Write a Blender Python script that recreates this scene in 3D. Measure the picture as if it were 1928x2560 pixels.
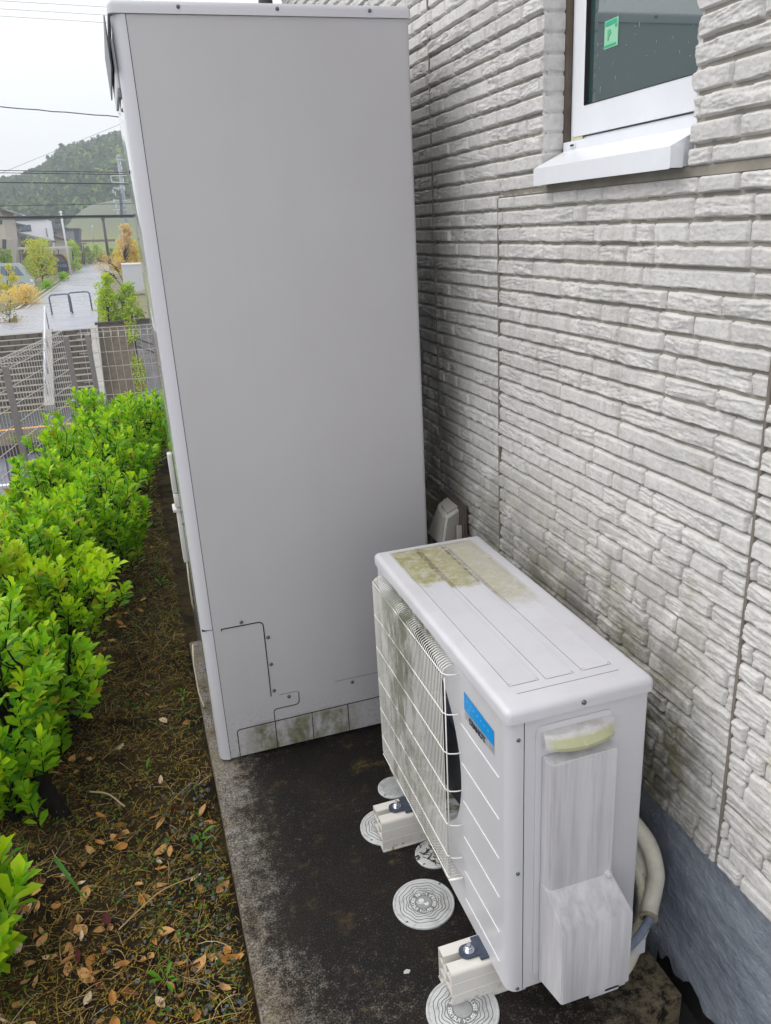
import bpy, bmesh, math, random
import numpy as np
from mathutils import Vector, Matrix, Euler, noise as mnoise
R = math.radians
random.seed(7)
for o in list(bpy.data.objects): bpy.data.objects.remove(o)
S = bpy.context.scene
COL = S.collection

# ------------------------------------------------------------------ camera
CP = Vector((-0.5528, -1.1186, 1.6439)); YAW, PIT, ROL, FPX = 0.2957, -0.3466, -0.0559, 1988.9
fw = Vector((math.sin(YAW)*math.cos(PIT), math.cos(YAW)*math.cos(PIT), math.sin(PIT)))
r0 = Vector((math.cos(YAW), -math.sin(YAW), 0)); u0 = r0.cross(fw)
rt = r0*math.cos(ROL)+u0*math.sin(ROL); up = -r0*math.sin(ROL)+u0*math.cos(ROL)
cam = bpy.data.cameras.new('camera'); co = bpy.data.objects.new('camera', cam); COL.objects.link(co)
M = Matrix((rt, up, -fw)).transposed().to_4x4(); M.translation = CP
co.matrix_world = M
cam.sensor_fit = 'AUTO'; cam.sensor_width = 36.0; cam.lens = 36.0*FPX/2560; cam.clip_start = 0.05; cam.clip_end = 3000
S.camera = co
def ray(px, py): return rt*((px-964)/FPX) - up*((py-1280)/FPX) + fw
def at(px, py, y):           # point of the place seen at photograph pixel px,py standing at depth y
    d = ray(px, py); return CP + d*((y-CP.y)/d.y)

# ------------------------------------------------------------------ world, sun, exposure
w = bpy.data.worlds.new('World'); S.world = w; w.use_nodes = True
nt = w.node_tree; nt.nodes.clear()
SUN_EL, SUN_AZ = R(48), R(-70)        # azimuth from +y towards +x
sky = nt.nodes.new('ShaderNodeTexSky'); sky.sky_type = 'NISHITA'; sky.sun_disc = False
sky.sun_elevation = SUN_EL; sky.sun_rotation = SUN_AZ; sky.air_density = 1.0; sky.dust_density = 6.0; sky.ozone_density = 1.0
hs = nt.nodes.new('ShaderNodeHueSaturation'); hs.inputs['Saturation'].default_value = 0.22
bg = nt.nodes.new('ShaderNodeBackground'); bg.inputs[1].default_value = 0.15
wo = nt.nodes.new('ShaderNodeOutputWorld')
ov = nt.nodes.new('ShaderNodeMix'); ov.data_type = 'RGBA'; ov.inputs[0].default_value = .78; ov.inputs[7].default_value = (6.45, 6.5, 6.65, 1)   # even overcast veil
nt.links.new(sky.outputs[0], hs.inputs['Color']); nt.links.new(hs.outputs[0], ov.inputs[6]); nt.links.new(ov.outputs[2], bg.inputs[0]); nt.links.new(bg.outputs[0], wo.inputs[0])
sl = bpy.data.lights.new('sun', 'SUN'); sl.energy = 0.6; sl.angle = R(35); sl.color = (1, 0.97, 0.93)
so = bpy.data.objects.new('sun', sl); COL.objects.link(so)
sd = Vector((math.sin(SUN_AZ)*math.cos(SUN_EL), math.cos(SUN_AZ)*math.cos(SUN_EL), math.sin(SUN_EL)))
so.rotation_euler = sd.to_track_quat('Z', 'Y').to_euler()
S.view_settings.view_transform = 'Standard'; S.view_settings.look = 'None'
S.view_settings.exposure = 0.72; S.view_settings.gamma = 1
try:
    S.cycles.max_bounces = 6; S.cycles.diffuse_bounces = 3; S.cycles.glossy_bounces = 3; S.cycles.transparent_max_bounces = 8
    S.cycles.use_denoising = True; S.cycles.volume_bounces = 0
except Exception: pass

# ------------------------------------------------------------------ object helpers
def tag(o, label=None, cat=None, group=None, kind=None):
    if label: o['label'] = label
    if cat: o['category'] = cat
    if group: o['group'] = group
    if kind: o['kind'] = kind
    return o
def empty(name, loc=(0, 0, 0), label=None, cat=None, group=None, rz=0):
    o = bpy.data.objects.new(name, None); COL.objects.link(o); o.location = loc; o.rotation_euler = (0, 0, rz)
    o.empty_display_size = 0.1
    return tag(o, label, cat, group)
def link(name, me, mat, parent=None, smooth=False):
    if mat is not None and not me.materials: me.materials.append(mat)
    if smooth is True: me.polygons.foreach_set('use_smooth', [True]*len(me.polygons))
    elif smooth: me.polygons.foreach_set('use_smooth', [True]*len(me.polygons)); me.set_sharp_from_angle(angle=R(smooth))
    o = bpy.data.objects.new(name, me); COL.objects.link(o)
    if parent: o.parent = parent
    return o
class MB:
    def __init__(s): s.v = []; s.f = []; s.m = []
    def add(s, v, f, mi=0):
        n = len(s.v); s.v += [tuple(p) for p in v]; s.f += [tuple(i+n for i in q) for q in f]; s.m += [mi]*len(f); return s
    def box(s, x0, x1, y0, y1, z0, z1, mi=0):
        return s.add([(x0,y0,z0),(x1,y0,z0),(x1,y1,z0),(x0,y1,z0),(x0,y0,z1),(x1,y0,z1),(x1,y1,z1),(x0,y1,z1)],
                     [(0,3,2,1),(4,5,6,7),(0,1,5,4),(1,2,6,5),(2,3,7,6),(3,0,4,7)], mi)
    def quad(s, a, b, c, d, mi=0): return s.add([a, b, c, d], [(0, 1, 2, 3)], mi)
    def bar(s, a, b, w, h=None, mi=0):     # square bar from a to b
        a, b = Vector(a), Vector(b); h = h or w; d = (b-a).normalized()
        x = d.cross(Vector((0, 0, 1)));  x = Vector((1, 0, 0)) if x.length < 1e-4 else x.normalized(); y = x.cross(d)
        P = [p + x*i*w/2 + y*j*h/2 for p in (a, b) for i, j in ((-1,-1),(1,-1),(1,1),(-1,1))]
        return s.add(P, [(0,3,2,1),(4,5,6,7),(0,1,5,4),(1,2,6,5),(2,3,7,6),(3,0,4,7)], mi)
    def tube(s, pts, r, n=8, mi=0, cap=True):
        pts = [Vector(p) for p in pts]; k = len(pts); rr = r if isinstance(r, (list, tuple)) else [r]*k
        V = []; prev = None
        for i, p in enumerate(pts):
            d = (pts[min(i+1, k-1)]-pts[max(i-1, 0)]).normalized()
            if prev is None:
                x = d.cross(Vector((0, 0, 1)));  x = Vector((1, 0, 0)) if x.length < 1e-3 else x.normalized()
            else: x = (prev - d*prev.dot(d)).normalized()
            prev = x; y = d.cross(x)
            V += [p + (x*math.cos(2*math.pi*j/n)+y*math.sin(2*math.pi*j/n))*rr[i] for j in range(n)]
        F = [(i*n+j, i*n+(j+1) % n, (i+1)*n+(j+1) % n, (i+1)*n+j) for i in range(k-1) for j in range(n)]
        if cap: F += [tuple(range(n-1, -1, -1)), tuple((k-1)*n+j for j in range(n))]
        return s.add(V, F, mi)
    def lathe(s, prof, c, n=32, axis='z', mi=0):   # prof: (r, h)
        V = []; c = Vector(c)
        for r, h in prof:
            for j in range(n):
                a = 2*math.pi*j/n
                q = (r*math.cos(a), r*math.sin(a), h) if axis == 'z' else ((h, r*math.cos(a), r*math.sin(a)) if axis == 'x' else (r*math.cos(a), h, r*math.sin(a)))
                V.append(c+Vector(q))
        k = len(prof)
        F = [(i*n+j, i*n+(j+1) % n, (i+1)*n+(j+1) % n, (i+1)*n+j) for i in range(k-1) for j in range(n)]
        F += [tuple(range(n-1, -1, -1)), tuple((k-1)*n+j for j in range(n))]
        return s.add(V, F, mi)
    def prism(s, poly, fn, h0, h1, mi=0):   # poly 2d, fn(u,v,h)->xyz
        n = len(poly); V = [fn(u, v, h0) for u, v in poly]+[fn(u, v, h1) for u, v in poly]
        F = [(i, (i+1) % n, n+(i+1) % n, n+i) for i in range(n)]+[tuple(range(n-1, -1, -1)), tuple(range(n, 2*n))]
        return s.add(V, F, mi)
    def mesh(s, name):
        me = bpy.data.meshes.new(name); me.from_pydata(s.v, [], s.f); me.update()
        if any(s.m): me.polygons.foreach_set('material_index', s.m)
        return me
    def build(s, name, mat, parent=None, smooth=False, fix=True):
        me = s.mesh(name)
        if fix:
            bm = bmesh.new(); bm.from_mesh(me); bmesh.ops.recalc_face_normals(bm, faces=bm.faces); bm.to_mesh(me); bm.free()
        if isinstance(mat, (list, tuple)):
            for m_ in mat: me.materials.append(m_)
            mat = None
        return link(name, me, mat, parent, smooth)
def rbox(name, x0, x1, y0, y1, z0, z1, r, mat, parent=None, seg=3, only=None):
    bm = bmesh.new(); bmesh.ops.create_cube(bm, size=1)
    for v in bm.verts: v.co = Vector(((x0+x1)/2+v.co.x*(x1-x0), (y0+y1)/2+v.co.y*(y1-y0), (z0+z1)/2+v.co.z*(z1-z0)))
    ed = [e for e in bm.edges if (only is None or only(e))]
    bmesh.ops.bevel(bm, geom=ed, offset=r, segments=seg, affect='EDGES', profile=0.5)
    me = bpy.data.meshes.new(name); bm.to_mesh(me); bm.free()
    return link(name, me, mat, parent, 40)
def screw(name, c, axis, r, mat, parent):
    m = MB(); m.lathe([(r, 0), (r, r*.25), (r*.75, r*.7), (r*.3, r*.85)], (0, 0, 0), 12)
    o = m.build(name, mat, parent, 50); o.location = c
    if axis == '-y': o.rotation_euler = (R(90), 0, 0)
    elif axis == '-x': o.rotation_euler = (0, R(-90), 0)
    return o
def npmesh(name, V, F, mat, parent=None, smooth=True):
    V = np.asarray(V, dtype=np.float32); F = np.asarray(F, dtype=np.int32); k = F.shape[1]
    me = bpy.data.meshes.new(name)
    me.vertices.add(len(V)); me.vertices.foreach_set('co', V.ravel())
    me.loops.add(F.size); me.loops.foreach_set('vertex_index', F.ravel())
    me.polygons.add(len(F)); me.polygons.foreach_set('loop_start', np.arange(0, F.size, k, dtype=np.int32))
    me.update(calc_edges=True); me.validate()
    return link(name, me, mat, parent, smooth)

# ------------------------------------------------------------------ numpy noise
_rng = np.random.default_rng(3); _P = _rng.random((256, 256)).astype(np.float32)
def vn(x, y, s=0):
    x = x+s*17.31; y = y+s*9.77
    xi = np.floor(x).astype(int); yi = np.floor(y).astype(int); fx = x-xi; fy = y-yi
    fx = fx*fx*(3-2*fx); fy = fy*fy*(3-2*fy)
    g = lambda a, b: _P[a & 255, b & 255]
    return (g(xi, yi)*(1-fx)+g(xi+1, yi)*fx)*(1-fy)+(g(xi, yi+1)*(1-fx)+g(xi+1, yi+1)*fx)*fy
def fbm(x, y, o=4, s=0):
    t = 0; a = .5
    for i in range(o): t = t+a*vn(x*2**i, y*2**i, s+i*3); a *= .5
    return t

# ------------------------------------------------------------------ materials
def mat(name, col, rough=0.6, spec=0.5, metal=0.0, var=0.0, vscale=5.0, vcol=None, bump=0.0, bscale=50.0, bdist=0.01, stretch=None, coat=0.0, trans=0.0, detail=4, rvar=0.0):
    m = bpy.data.materials.new(name); m.use_nodes = True; n = m.node_tree.nodes; l = m.node_tree.links
    b = n['Principled BSDF']; b.inputs['Base Color'].default_value = (*col, 1); b.inputs['Roughness'].default_value = rough
    b.inputs['Specular IOR Level'].default_value = spec; b.inputs['Metallic'].default_value = metal
    if coat: b.inputs['Coat Weight'].default_value = coat; b.inputs['Coat Roughness'].default_value = .08
    tc = n.new('ShaderNodeTexCoord'); src = tc.outputs['Object']
    if stretch:
        mp = n.new('ShaderNodeMapping'); mp.inputs['Scale'].default_value = stretch; l.new(src, mp.inputs[0]); src = mp.outputs[0]
    if var:
        nz = n.new('ShaderNodeTexNoise'); nz.inputs['Scale'].default_value = vscale; nz.inputs['Detail'].default_value = detail; nz.inputs['Roughness'].default_value = .65
        l.new(src, nz.inputs['Vector'])
        cr = n.new('ShaderNodeMapRange'); cr.inputs[1].default_value = .35; cr.inputs[2].default_value = .68; cr.clamp = True
        l.new(nz.outputs['Fac'], cr.inputs[0])
        mx = n.new('ShaderNodeMix'); mx.data_type = 'RGBA'
        c2 = vcol or tuple(max(0, c*(1-var)) for c in col)
        mx.inputs[6].default_value = (*col, 1); mx.inputs[7].default_value = (*c2, 1)
        l.new(cr.outputs[0], mx.inputs[0]); l.new(mx.outputs[2], b.inputs['Base Color'])
        if rvar:
            mr = n.new('ShaderNodeMapRange'); mr.inputs[3].default_value = rough; mr.inputs[4].default_value = rough+rvar
            l.new(cr.outputs[0], mr.inputs[0]); l.new(mr.outputs[0], b.inputs['Roughness'])
    if bump:
        nb = n.new('ShaderNodeTexNoise'); nb.inputs['Scale'].default_value = bscale; nb.inputs['Detail'].default_value = 4; l.new(src, nb.inputs['Vector'])
        bp = n.new('ShaderNodeBump'); bp.inputs['Strength'].default_value = bump; bp.inputs['Distance'].default_value = bdist
        l.new(nb.outputs['Fac'], bp.inputs['Height']); l.new(bp.outputs[0], b.inputs['Normal'])
    if trans:
        out = n['Material Output']; t = n.new('ShaderNodeBsdfTranslucent'); ms = n.new('ShaderNodeMixShader'); ms.inputs[0].default_value = trans
        if b.inputs['Base Color'].links: l.new(b.inputs['Base Color'].links[0].from_socket, t.inputs[0])
        else: t.inputs[0].default_value = (*col, 1)
        l.new(b.outputs[0], ms.inputs[1]); l.new(t.outputs[0], ms.inputs[2]); l.new(ms.outputs[0], out.inputs[0])
    return m
class G:                      # small node-graph helper on top of mat()
    def __init__(s, m):
        s.m = m; s.n = m.node_tree.nodes; s.l = m.node_tree.links; s.b = s.n['Principled BSDF']; s.tc = s.n.new('ShaderNodeTexCoord')
        sp = s.n.new('ShaderNodeSeparateXYZ'); s.l.new(s.tc.outputs['Object'], sp.inputs[0]); s.x, s.y, s.z = sp.outputs
    def noise(s, scale, detail=4, rough=.6, stretch=None, off=(0, 0, 0)):
        mp = s.n.new('ShaderNodeMapping'); mp.inputs['Scale'].default_value = stretch or (1, 1, 1); mp.inputs['Location'].default_value = off
        s.l.new(s.tc.outputs['Object'], mp.inputs[0])
        z = s.n.new('ShaderNodeTexNoise'); z.inputs['Scale'].default_value = scale; z.inputs['Detail'].default_value = detail; z.inputs['Roughness'].default_value = rough
        s.l.new(mp.outputs[0], z.inputs['Vector']); return z.outputs['Fac']
    def rng(s, v, a, b, c=0., d=1., smooth=False):
        q = s.n.new('ShaderNodeMapRange'); q.clamp = True
        if smooth: q.interpolation_type = 'SMOOTHSTEP'
        for i, k in enumerate((a, b, c, d)): q.inputs[i+1].default_value = k
        s.l.new(v, q.inputs[0]); return q.outputs[0]
    def math(s, op, a, b):
        q = s.n.new('ShaderNodeMath'); q.operation = op
        for i, k in enumerate((a, b)):
            if isinstance(k, (int, float)): q.inputs[i].default_value = k
            else: s.l.new(k, q.inputs[i])
        return q.outputs[0]
    def mix(s, f, a, b):
        q = s.n.new('ShaderNodeMix'); q.data_type = 'RGBA'
        for i, k in ((0, f), (6, a), (7, b)):
            if isinstance(k, (int, float)): q.inputs[i].default_value = k
            elif isinstance(k, tuple): q.inputs[i].default_value = (*k, 1)
            else: s.l.new(k, q.inputs[i])
        return q.outputs[2]
    def color(s, c): s.l.new(c, s.b.inputs['Base Color']); return s
    def rough(s, c): s.l.new(c, s.b.inputs['Roughness']); return s
    def bump(s, h, st=.3, d=.01):
        q = s.n.new('ShaderNodeBump'); q.inputs['Strength'].default_value = st; q.inputs['Distance'].default_value = d
        s.l.new(h, q.inputs['Height']); s.l.new(q.outputs[0], s.b.inputs['Normal']); return s

PAINT = (.60, .59, .62)
m_screw = mat('screw_steel', (.14, .14, .16), .4, metal=.7)
m_black = mat('black_gap', (.012, .012, .014), .7)
m_wire = mat('cream_wire', (.84, .82, .77), .3)
_g = None
m_white = mat('white_aluminium', (.80, .82, .86), .3, var=.06, vscale=9)
m_rubber = mat('dark_blue_steel', (.05, .065, .10), .45, var=.3, vscale=60)
m_zinc = mat('zinc_bolt', (.55, .57, .62), .25, metal=.9)

g = G(m_wire); wst = g.math('MULTIPLY', g.rng(g.noise(16, 5, .75, (1, 1, .3), (0, 2, 0)), .46, .60), g.math('MULTIPLY', g.rng(g.y, .36, .46), g.rng(g.y, .74, .64)))
g.color(g.mix(g.math('MULTIPLY', wst, .75), (.84, .82, .77), (.16, .17, .07)))
# tank paint
m_tank = mat('tank_paint', PAINT, .42); g = G(m_tank)
st = g.noise(14, 5, .7, (1, 1, .45)); lowz = g.rng(g.z, .02, .13, 1, 0); inx = g.math('MULTIPLY', g.rng(g.x, -.40, -.33), g.rng(g.x, .02, -.06))
stk = g.math('MULTIPLY', g.math('MULTIPLY', g.rng(st, .36, .54), g.rng(lowz, .0, .25)), inx)
oc = g.mix(g.rng(g.noise(60, 3), .4, .65), (.19, .19, .09), (.075, .075, .035))
base = g.mix(g.rng(g.noise(1.7, 3), .3, .7), (.475, .460, .475), (.505, .495, .505)); base = g.mix(g.math('MULTIPLY', g.rng(g.noise(9, 5, .75, (1, 1, .05), (4, 0, 0)), .50, .66), .14), base, (.42, .40, .405)); base = g.mix(g.math('MULTIPLY', g.math('MULTIPLY', g.rng(g.z, .22, .02), g.rng(g.noise(90, 4, .8), .50, .62)), .5), base, (.20, .18, .15))
g.color(g.mix(g.math('MULTIPLY', stk, .85), base, oc)); g.bump(g.math('ADD', g.noise(1.6, 2), g.math('MULTIPLY', g.noise(260, 2), .02)), .25, .02)
m_tank_front = mat('tank_front_paint', (.42, .42, .44), .12, coat=.8); G(m_tank_front).bump(G(m_tank_front).noise(7, 2), .03, .01)
m_tank_trim = mat('tank_trim_paint', (.58, .57, .61), .35, bump=.03, bscale=250, bdist=.002)

# heat pump paints
m_ac = mat('unit_paint', PAINT, .4, bump=.03, bscale=300, bdist=.002)
m_acfront = mat('unit_front_paint', PAINT, .3); g = G(m_acfront)
stv = g.noise(26, 5, .75, (1, 1, .22)); reg = g.math('MULTIPLY', g.rng(g.y, .30, .42), g.rng(g.y, .74, .62))
g.color(g.mix(g.math('MULTIPLY', g.math('MULTIPLY', g.rng(stv, .38, .56), reg), .95), (.59, .585, .61), (.075, .08, .03))); g.bump(g.noise(300, 2), .03, .002)
m_lid = mat('lid_paint', (.66, .655, .69), .38); g = G(m_lid)
edge = g.math('ADD', g.y, g.math('MULTIPLY', g.noise(13, 5, .65), .20))
e1 = g.rng(edge, .655, .69); e2 = g.rng(edge, .60, .635); e3 = g.rng(edge, .44, .54)
s1 = g.rng(g.x, .100, .104, 1, 0); s2 = g.math('MULTIPLY', g.rng(g.x, .100, .104), g.rng(g.x, .178, .182, 1, 0)); s3 = g.math('MULTIPLY', g.rng(g.x, .178, .184), g.rng(g.x, .262, .275, 1, 0))
inn = g.math('MULTIPLY', g.rng(g.x, .026, .036), g.rng(g.y, .775, .79, 1, 0))
msk = g.math('MULTIPLY', g.math('MULTIPLY', g.math('ADD', g.math('ADD', g.math('MULTIPLY', e1, s1), g.math('MULTIPLY', e2, s2)), g.math('MULTIPLY', g.math('MULTIPLY', e3, s3), .8)), inn), g.rng(g.noise(28, 5, .75, None, (2, 2, 0)), .30, .48, .45, 1))
gr = g.mix(g.rng(g.x, .09, .25), (.26, .25, .08), (.37, .34, .25))
gr = g.mix(g.rng(g.noise(34, 5, .7), .42, .6), gr, (.38, .36, .22))
gr = g.mix(g.rng(g.noise(120, 4, .7), .60, .68), gr, (.13, .10, .04))
gro = g.math('MAXIMUM', g.math('MULTIPLY', g.rng(g.math('ABSOLUTE', g.math('SUBTRACT', g.x, .106), 0.), .004, .010, 1, 0), g.rng(g.y, .45, .6)), g.math('MULTIPLY', g.rng(g.math('ABSOLUTE', g.math('SUBTRACT', g.x, .180), 0.), .004, .010, 1, 0), g.rng(g.y, .35, .5)))
gr = g.mix(g.math('MULTIPLY', gro, g.rng(g.noise(70, 4), .35, .55)), gr, (.12, .075, .02))
lb = g.mix(g.rng(g.noise(3.5, 5, .7), .45, .7), (.60, .595, .63), (.54, .53, .55))
g.color(g.mix(g.math('MINIMUM', g.math('MULTIPLY', msk, .92), 1.), lb, gr)); g.rough(g.rng(msk, 0, 1, .36, .8)); g.bump(g.math('ADD', g.noise(300, 2), g.math('MULTIPLY', msk, g.noise(90, 4))), .08, .003)
m_dirtyplastic = mat('dirty_cover_plastic', (.6, .6, .62), .5); g = G(m_dirtyplastic)
n1 = g.noise(26, 4, .65, (1, 1, .055)); n2 = g.noise(70, 4, .6, (1, 1, .06), (3, 0, 0))
c = g.mix(g.math('MULTIPLY', g.rng(n1, .42, .66), .60), (.61, .60, .62), (.36, .34, .355)); c = g.mix(g.math('MULTIPLY', g.rng(n2, .5, .68), .35), c, (.33, .31, .32)); g.color(c); g.bump(g.noise(120, 3), .08, .002)
m_cap = mat('moss_cap_plastic', (.6, .6, .6), .5); g = G(m_cap)
mk = g.math('MULTIPLY', g.rng(g.z, .735, .729), g.rng(g.noise(30, 4, .7), .30, .46)); mk = g.math('MULTIPLY', mk, g.rng(g.z, .700, .706)); mk = g.math('MULTIPLY', mk, g.math('MULTIPLY', g.rng(g.x, .070, .082), g.rng(g.x, .215, .205)))
g.color(g.mix(g.math('MULTIPLY', mk, .8), g.mix(g.rng(g.noise(40, 4), .4, .7), (.62, .61, .60), (.46, .44, .42)), (.40, .41, .19))); g.bump(g.noise(120, 3), .08, .002)
m_block = mat('cream_block_plastic', (.70, .66, .60), .42); g = G(m_block)
g.color(g.mix(g.math('MULTIPLY', g.rng(g.noise(55, 5, .8), .54, .66), g.rng(g.z, .05, .0)), (.68, .65, .605), (.12, .10, .07)))
m_hose = mat('beige_hose', (.70, .67, .56), .5, var=.2, vscale=18, bump=.05, bscale=90)
m_greypipe = mat('grey_pipe_tape', (.22, .26, .34), .45, var=.3, vscale=50)
m_cover = mat('drain_cover_plastic', (.52, .53, .53), .42); g = G(m_cover)
g.color(g.mix(g.math('MULTIPLY', g.rng(g.noise(30, 5, .8), .48, .66), .5), (.56, .57, .57), (.19, .19, .17)))
m_coverdark = mat('drain_cover_groove', (.10, .10, .10), .7)
# concrete slab
m_slab = mat('mouldy_concrete', (.3, .3, .3), .7, spec=.18); g = G(m_slab)
fine = g.noise(210, 5, .8); mid = g.noise(38, 5, .75, None, (4, 2, 0)); low = g.noise(3.2, 4, .6); low2 = g.noise(8, 4, .65, None, (9, 0, 0))
xe = g.rng(g.math('ADD', g.x, g.math('MULTIPLY', g.math('SUBTRACT', low2, .5), .28)), -.51, -.33, 1, 0)
ye = g.rng(g.y, .40, .0, 0, .45)
corner = g.math('MULTIPLY', g.rng(g.y, .9, 1.12), g.rng(g.x, -.22, -.45))
pale = g.math('ADD', g.math('ADD', g.math('MULTIPLY', xe, .75), g.math('MULTIPLY', ye, .5)), g.math('ADD', g.math('MULTIPLY', g.math('SUBTRACT', low, .52), .9), g.math('MULTIPLY', corner, .25)))
thr = g.math('ADD', g.math('MULTIPLY', pale, .20), g.math('ADD', g.math('MULTIPLY', fine, .6), g.math('MULTIPLY', mid, .4)))
f = g.rng(thr, .565, .665)
dk = g.mix(g.rng(low2, .45, .62), (.007, .006, .0055), (.012, .008, .006))
lt = g.mix(g.rng(low2, .42, .6), (.33, .30, .27), (.28, .225, .14)); lt = g.mix(xe, (.22, .19, .155), lt)
cc = g.mix(f, dk, lt); cc = g.mix(g.math('MULTIPLY', g.rng(g.noise(300, 3, .8, None, (7, 7, 0)), .60, .66), .75), cc, (.17, .155, .14))
cc = g.mix(g.math('MULTIPLY', g.math('MULTIPLY', xe, g.rng(g.noise(150, 4, .8, None, (3, 8, 0)), .45, .56)), .85), cc, (.040, .034, .028))
moss = g.math('MULTIPLY', g.math('MULTIPLY', g.rng(g.noise(9, 4, .7, None, (1, 5, 0)), .56, .66), g.rng(g.x, -.25, .05, .35, 1)), g.rng(mid, .42, .58))
cc = g.mix(g.math('MULTIPLY', moss, .8), cc, (.14, .095, .03)); g.color(cc)
g.color(g.mix(g.math('MULTIPLY', g.math('MULTIPLY', g.rng(g.x, .16, .34), g.rng(g.y, .22, .02)), g.rng(mid, .40, .56)), cc, (.17, .135, .085))); g.rough(g.rng(f, 0, 1, .6, .8)); g.bump(g.math('ADD', g.math('MULTIPLY', f, .5), fine), .5, .004)

# siding
m_siding = mat('stone_siding', (.6, .58, .54), .75); g = G(m_siding)
b1 = g.noise(7, 4, .6); b2 = g.noise(55, 5, .75)
c = g.mix(g.rng(b1, .35, .7), (.685, .67, .65), (.57, .555, .54)); c = g.mix(g.math('MULTIPLY', g.rng(b2, .45, .7), .55), c, (.42, .40, .38))
pit = g.rng(g.noise(230, 3, .8), .66, .70); c = g.mix(g.math('MULTIPLY', pit, .55), c, (.10, .095, .08))
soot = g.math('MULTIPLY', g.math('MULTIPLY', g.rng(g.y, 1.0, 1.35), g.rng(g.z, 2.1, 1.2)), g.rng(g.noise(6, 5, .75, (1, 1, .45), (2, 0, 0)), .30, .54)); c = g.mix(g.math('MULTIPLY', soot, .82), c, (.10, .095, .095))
lowm = g.math('MULTIPLY', g.math('MULTIPLY', g.rng(g.z, 1.05, .62), g.rng(g.y, -.10, .06)), g.rng(g.noise(7, 6, .75), .32, .54))
lowc = g.mix(g.rng(g.noise(9, 4, .7, None, (6, 1, 1)), .42, .58), (.085, .08, .06), (.13, .12, .045)); c = g.mix(g.math('MULTIPLY', lowm, .88), c, lowc)
drip = g.math('MULTIPLY', g.rng(g.noise(14, 5, .8, (1, 1, .12), (1, 4, 0)), .54, .70), g.rng(g.z, 1.72, 1.55)); c = g.mix(g.math('MULTIPLY', drip, .35), c, (.27, .25, .21))
g2_ = g.math('MULTIPLY', g.rng(g.noise(12, 4, .7, None, (0, 3, 7)), .60, .72), g.rng(g.z, 2.0, .9)); c = g.mix(g.math('MULTIPLY', g2_, .45), c, (.36, .33, .17))
g.color(c); g.bump(g.math('ADD', b2, g.math('MULTIPLY', pit, -.8)), .75, .004)
m_caulk = mat('beige_caulk', (.22, .195, .165), .6, var=.3, vscale=15)
m_found = mat('blue_grey_foundation', (.05, .065, .10), .42); g = G(m_found)
n1 = g.noise(16, 6, .7, (1, 1, 1.5)); n2 = g.noise(70, 4, .7)
g.color(g.mix(g.rng(g.noise(5, 5, .7), .40, .62), (.31, .345, .40), (.18, .205, .26))); g.bump(g.math('ADD', n1, g.math('MULTIPLY', n2, .35)), .6, .03)

# ------------------------------------------------------------------ ground inside the plot
SLAB_L, SLAB_R = -.503, .397
m_soil = mat('soil', (.05, .035, .02), .9, spec=.15); g = G(m_soil)
a = g.noise(6, 5, .7); b_ = g.noise(45, 5, .8)
c = g.mix(g.rng(a, .42, .6), (.014, .009, .005), (.060, .042, .014)); c = g.mix(g.math('MULTIPLY', g.rng(b_, .52, .66), .8), c, (.075, .05, .02))
c = g.mix(g.math('MULTIPLY', g.rng(g.noise(11, 4, .7, None, (5, 5, 0)), .55, .66), .7), c, (.055, .055, .015)); g.color(c); g.bump(g.math('ADD', a, b_), .9, .02)
def fence_x(y): return -1.18-(7.854-y)*.199
ys = np.linspace(-2.2, 7.9, 700); 
def soil_grid():
    n = 150; T = np.linspace(0, 1, n); V = []
    Y = np.repeat(ys, n).reshape(-1, n); xl = fence_x(ys)[:, None]-.02; xr = np.full_like(xl, SLAB_L+.004); 
    X = xl+(xr-xl)*(T[None, :]**1.0)
    Z = -.075+.022*(fbm(X*9, Y*9, 4)-.5)*2+.012*(fbm(X*40, Y*40, 3, 5)-.5)*2
    Z = Z-np.clip((fence_x(Y)+.55-X)/.55, 0, 1)**1.3*.38
    V = np.stack([X, Y, Z], -1).reshape(-1, 3)
    i = np.arange(len(ys)-1)[:, None]*n+np.arange(n-1)[None, :]; F = np.stack([i, i+1, i+n+1, i+n], -1).reshape(-1, 4)
    return npmesh('soil', V, F, m_soil)
m = MB(); m.quad((SLAB_L+.004, 2.04, -.08), (3, 2.04, -.08), (3, 7.0, -.08), (SLAB_L+.004, 7.6, -.08)); tag(m.build('far_soil', m_soil, fix=False), kind='structure')
tag(soil_grid(), kind='structure', label='dark mossy soil of the planting bed')
slab = rbox('concrete_slab', SLAB_L, SLAB_R, -.062, 2.05, -.14, 0, .006, m_slab); tag(slab, 'mould blackened concrete slab under the white outdoor units', 'concrete slab', kind='structure')
def rng_ground():
    m = MB(); m.box(SLAB_L, 3, -3, -.0625, -.40, -.11); m.box(SLAB_R+.001, 3, -.062, 1.9, -.40, -.115)
    o = m.build('dark_ground', mat('damp_dark_earth', (.012, .011, .010), .8, bump=.5, bscale=30)); tag(o, kind='structure')
rng_ground()

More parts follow.
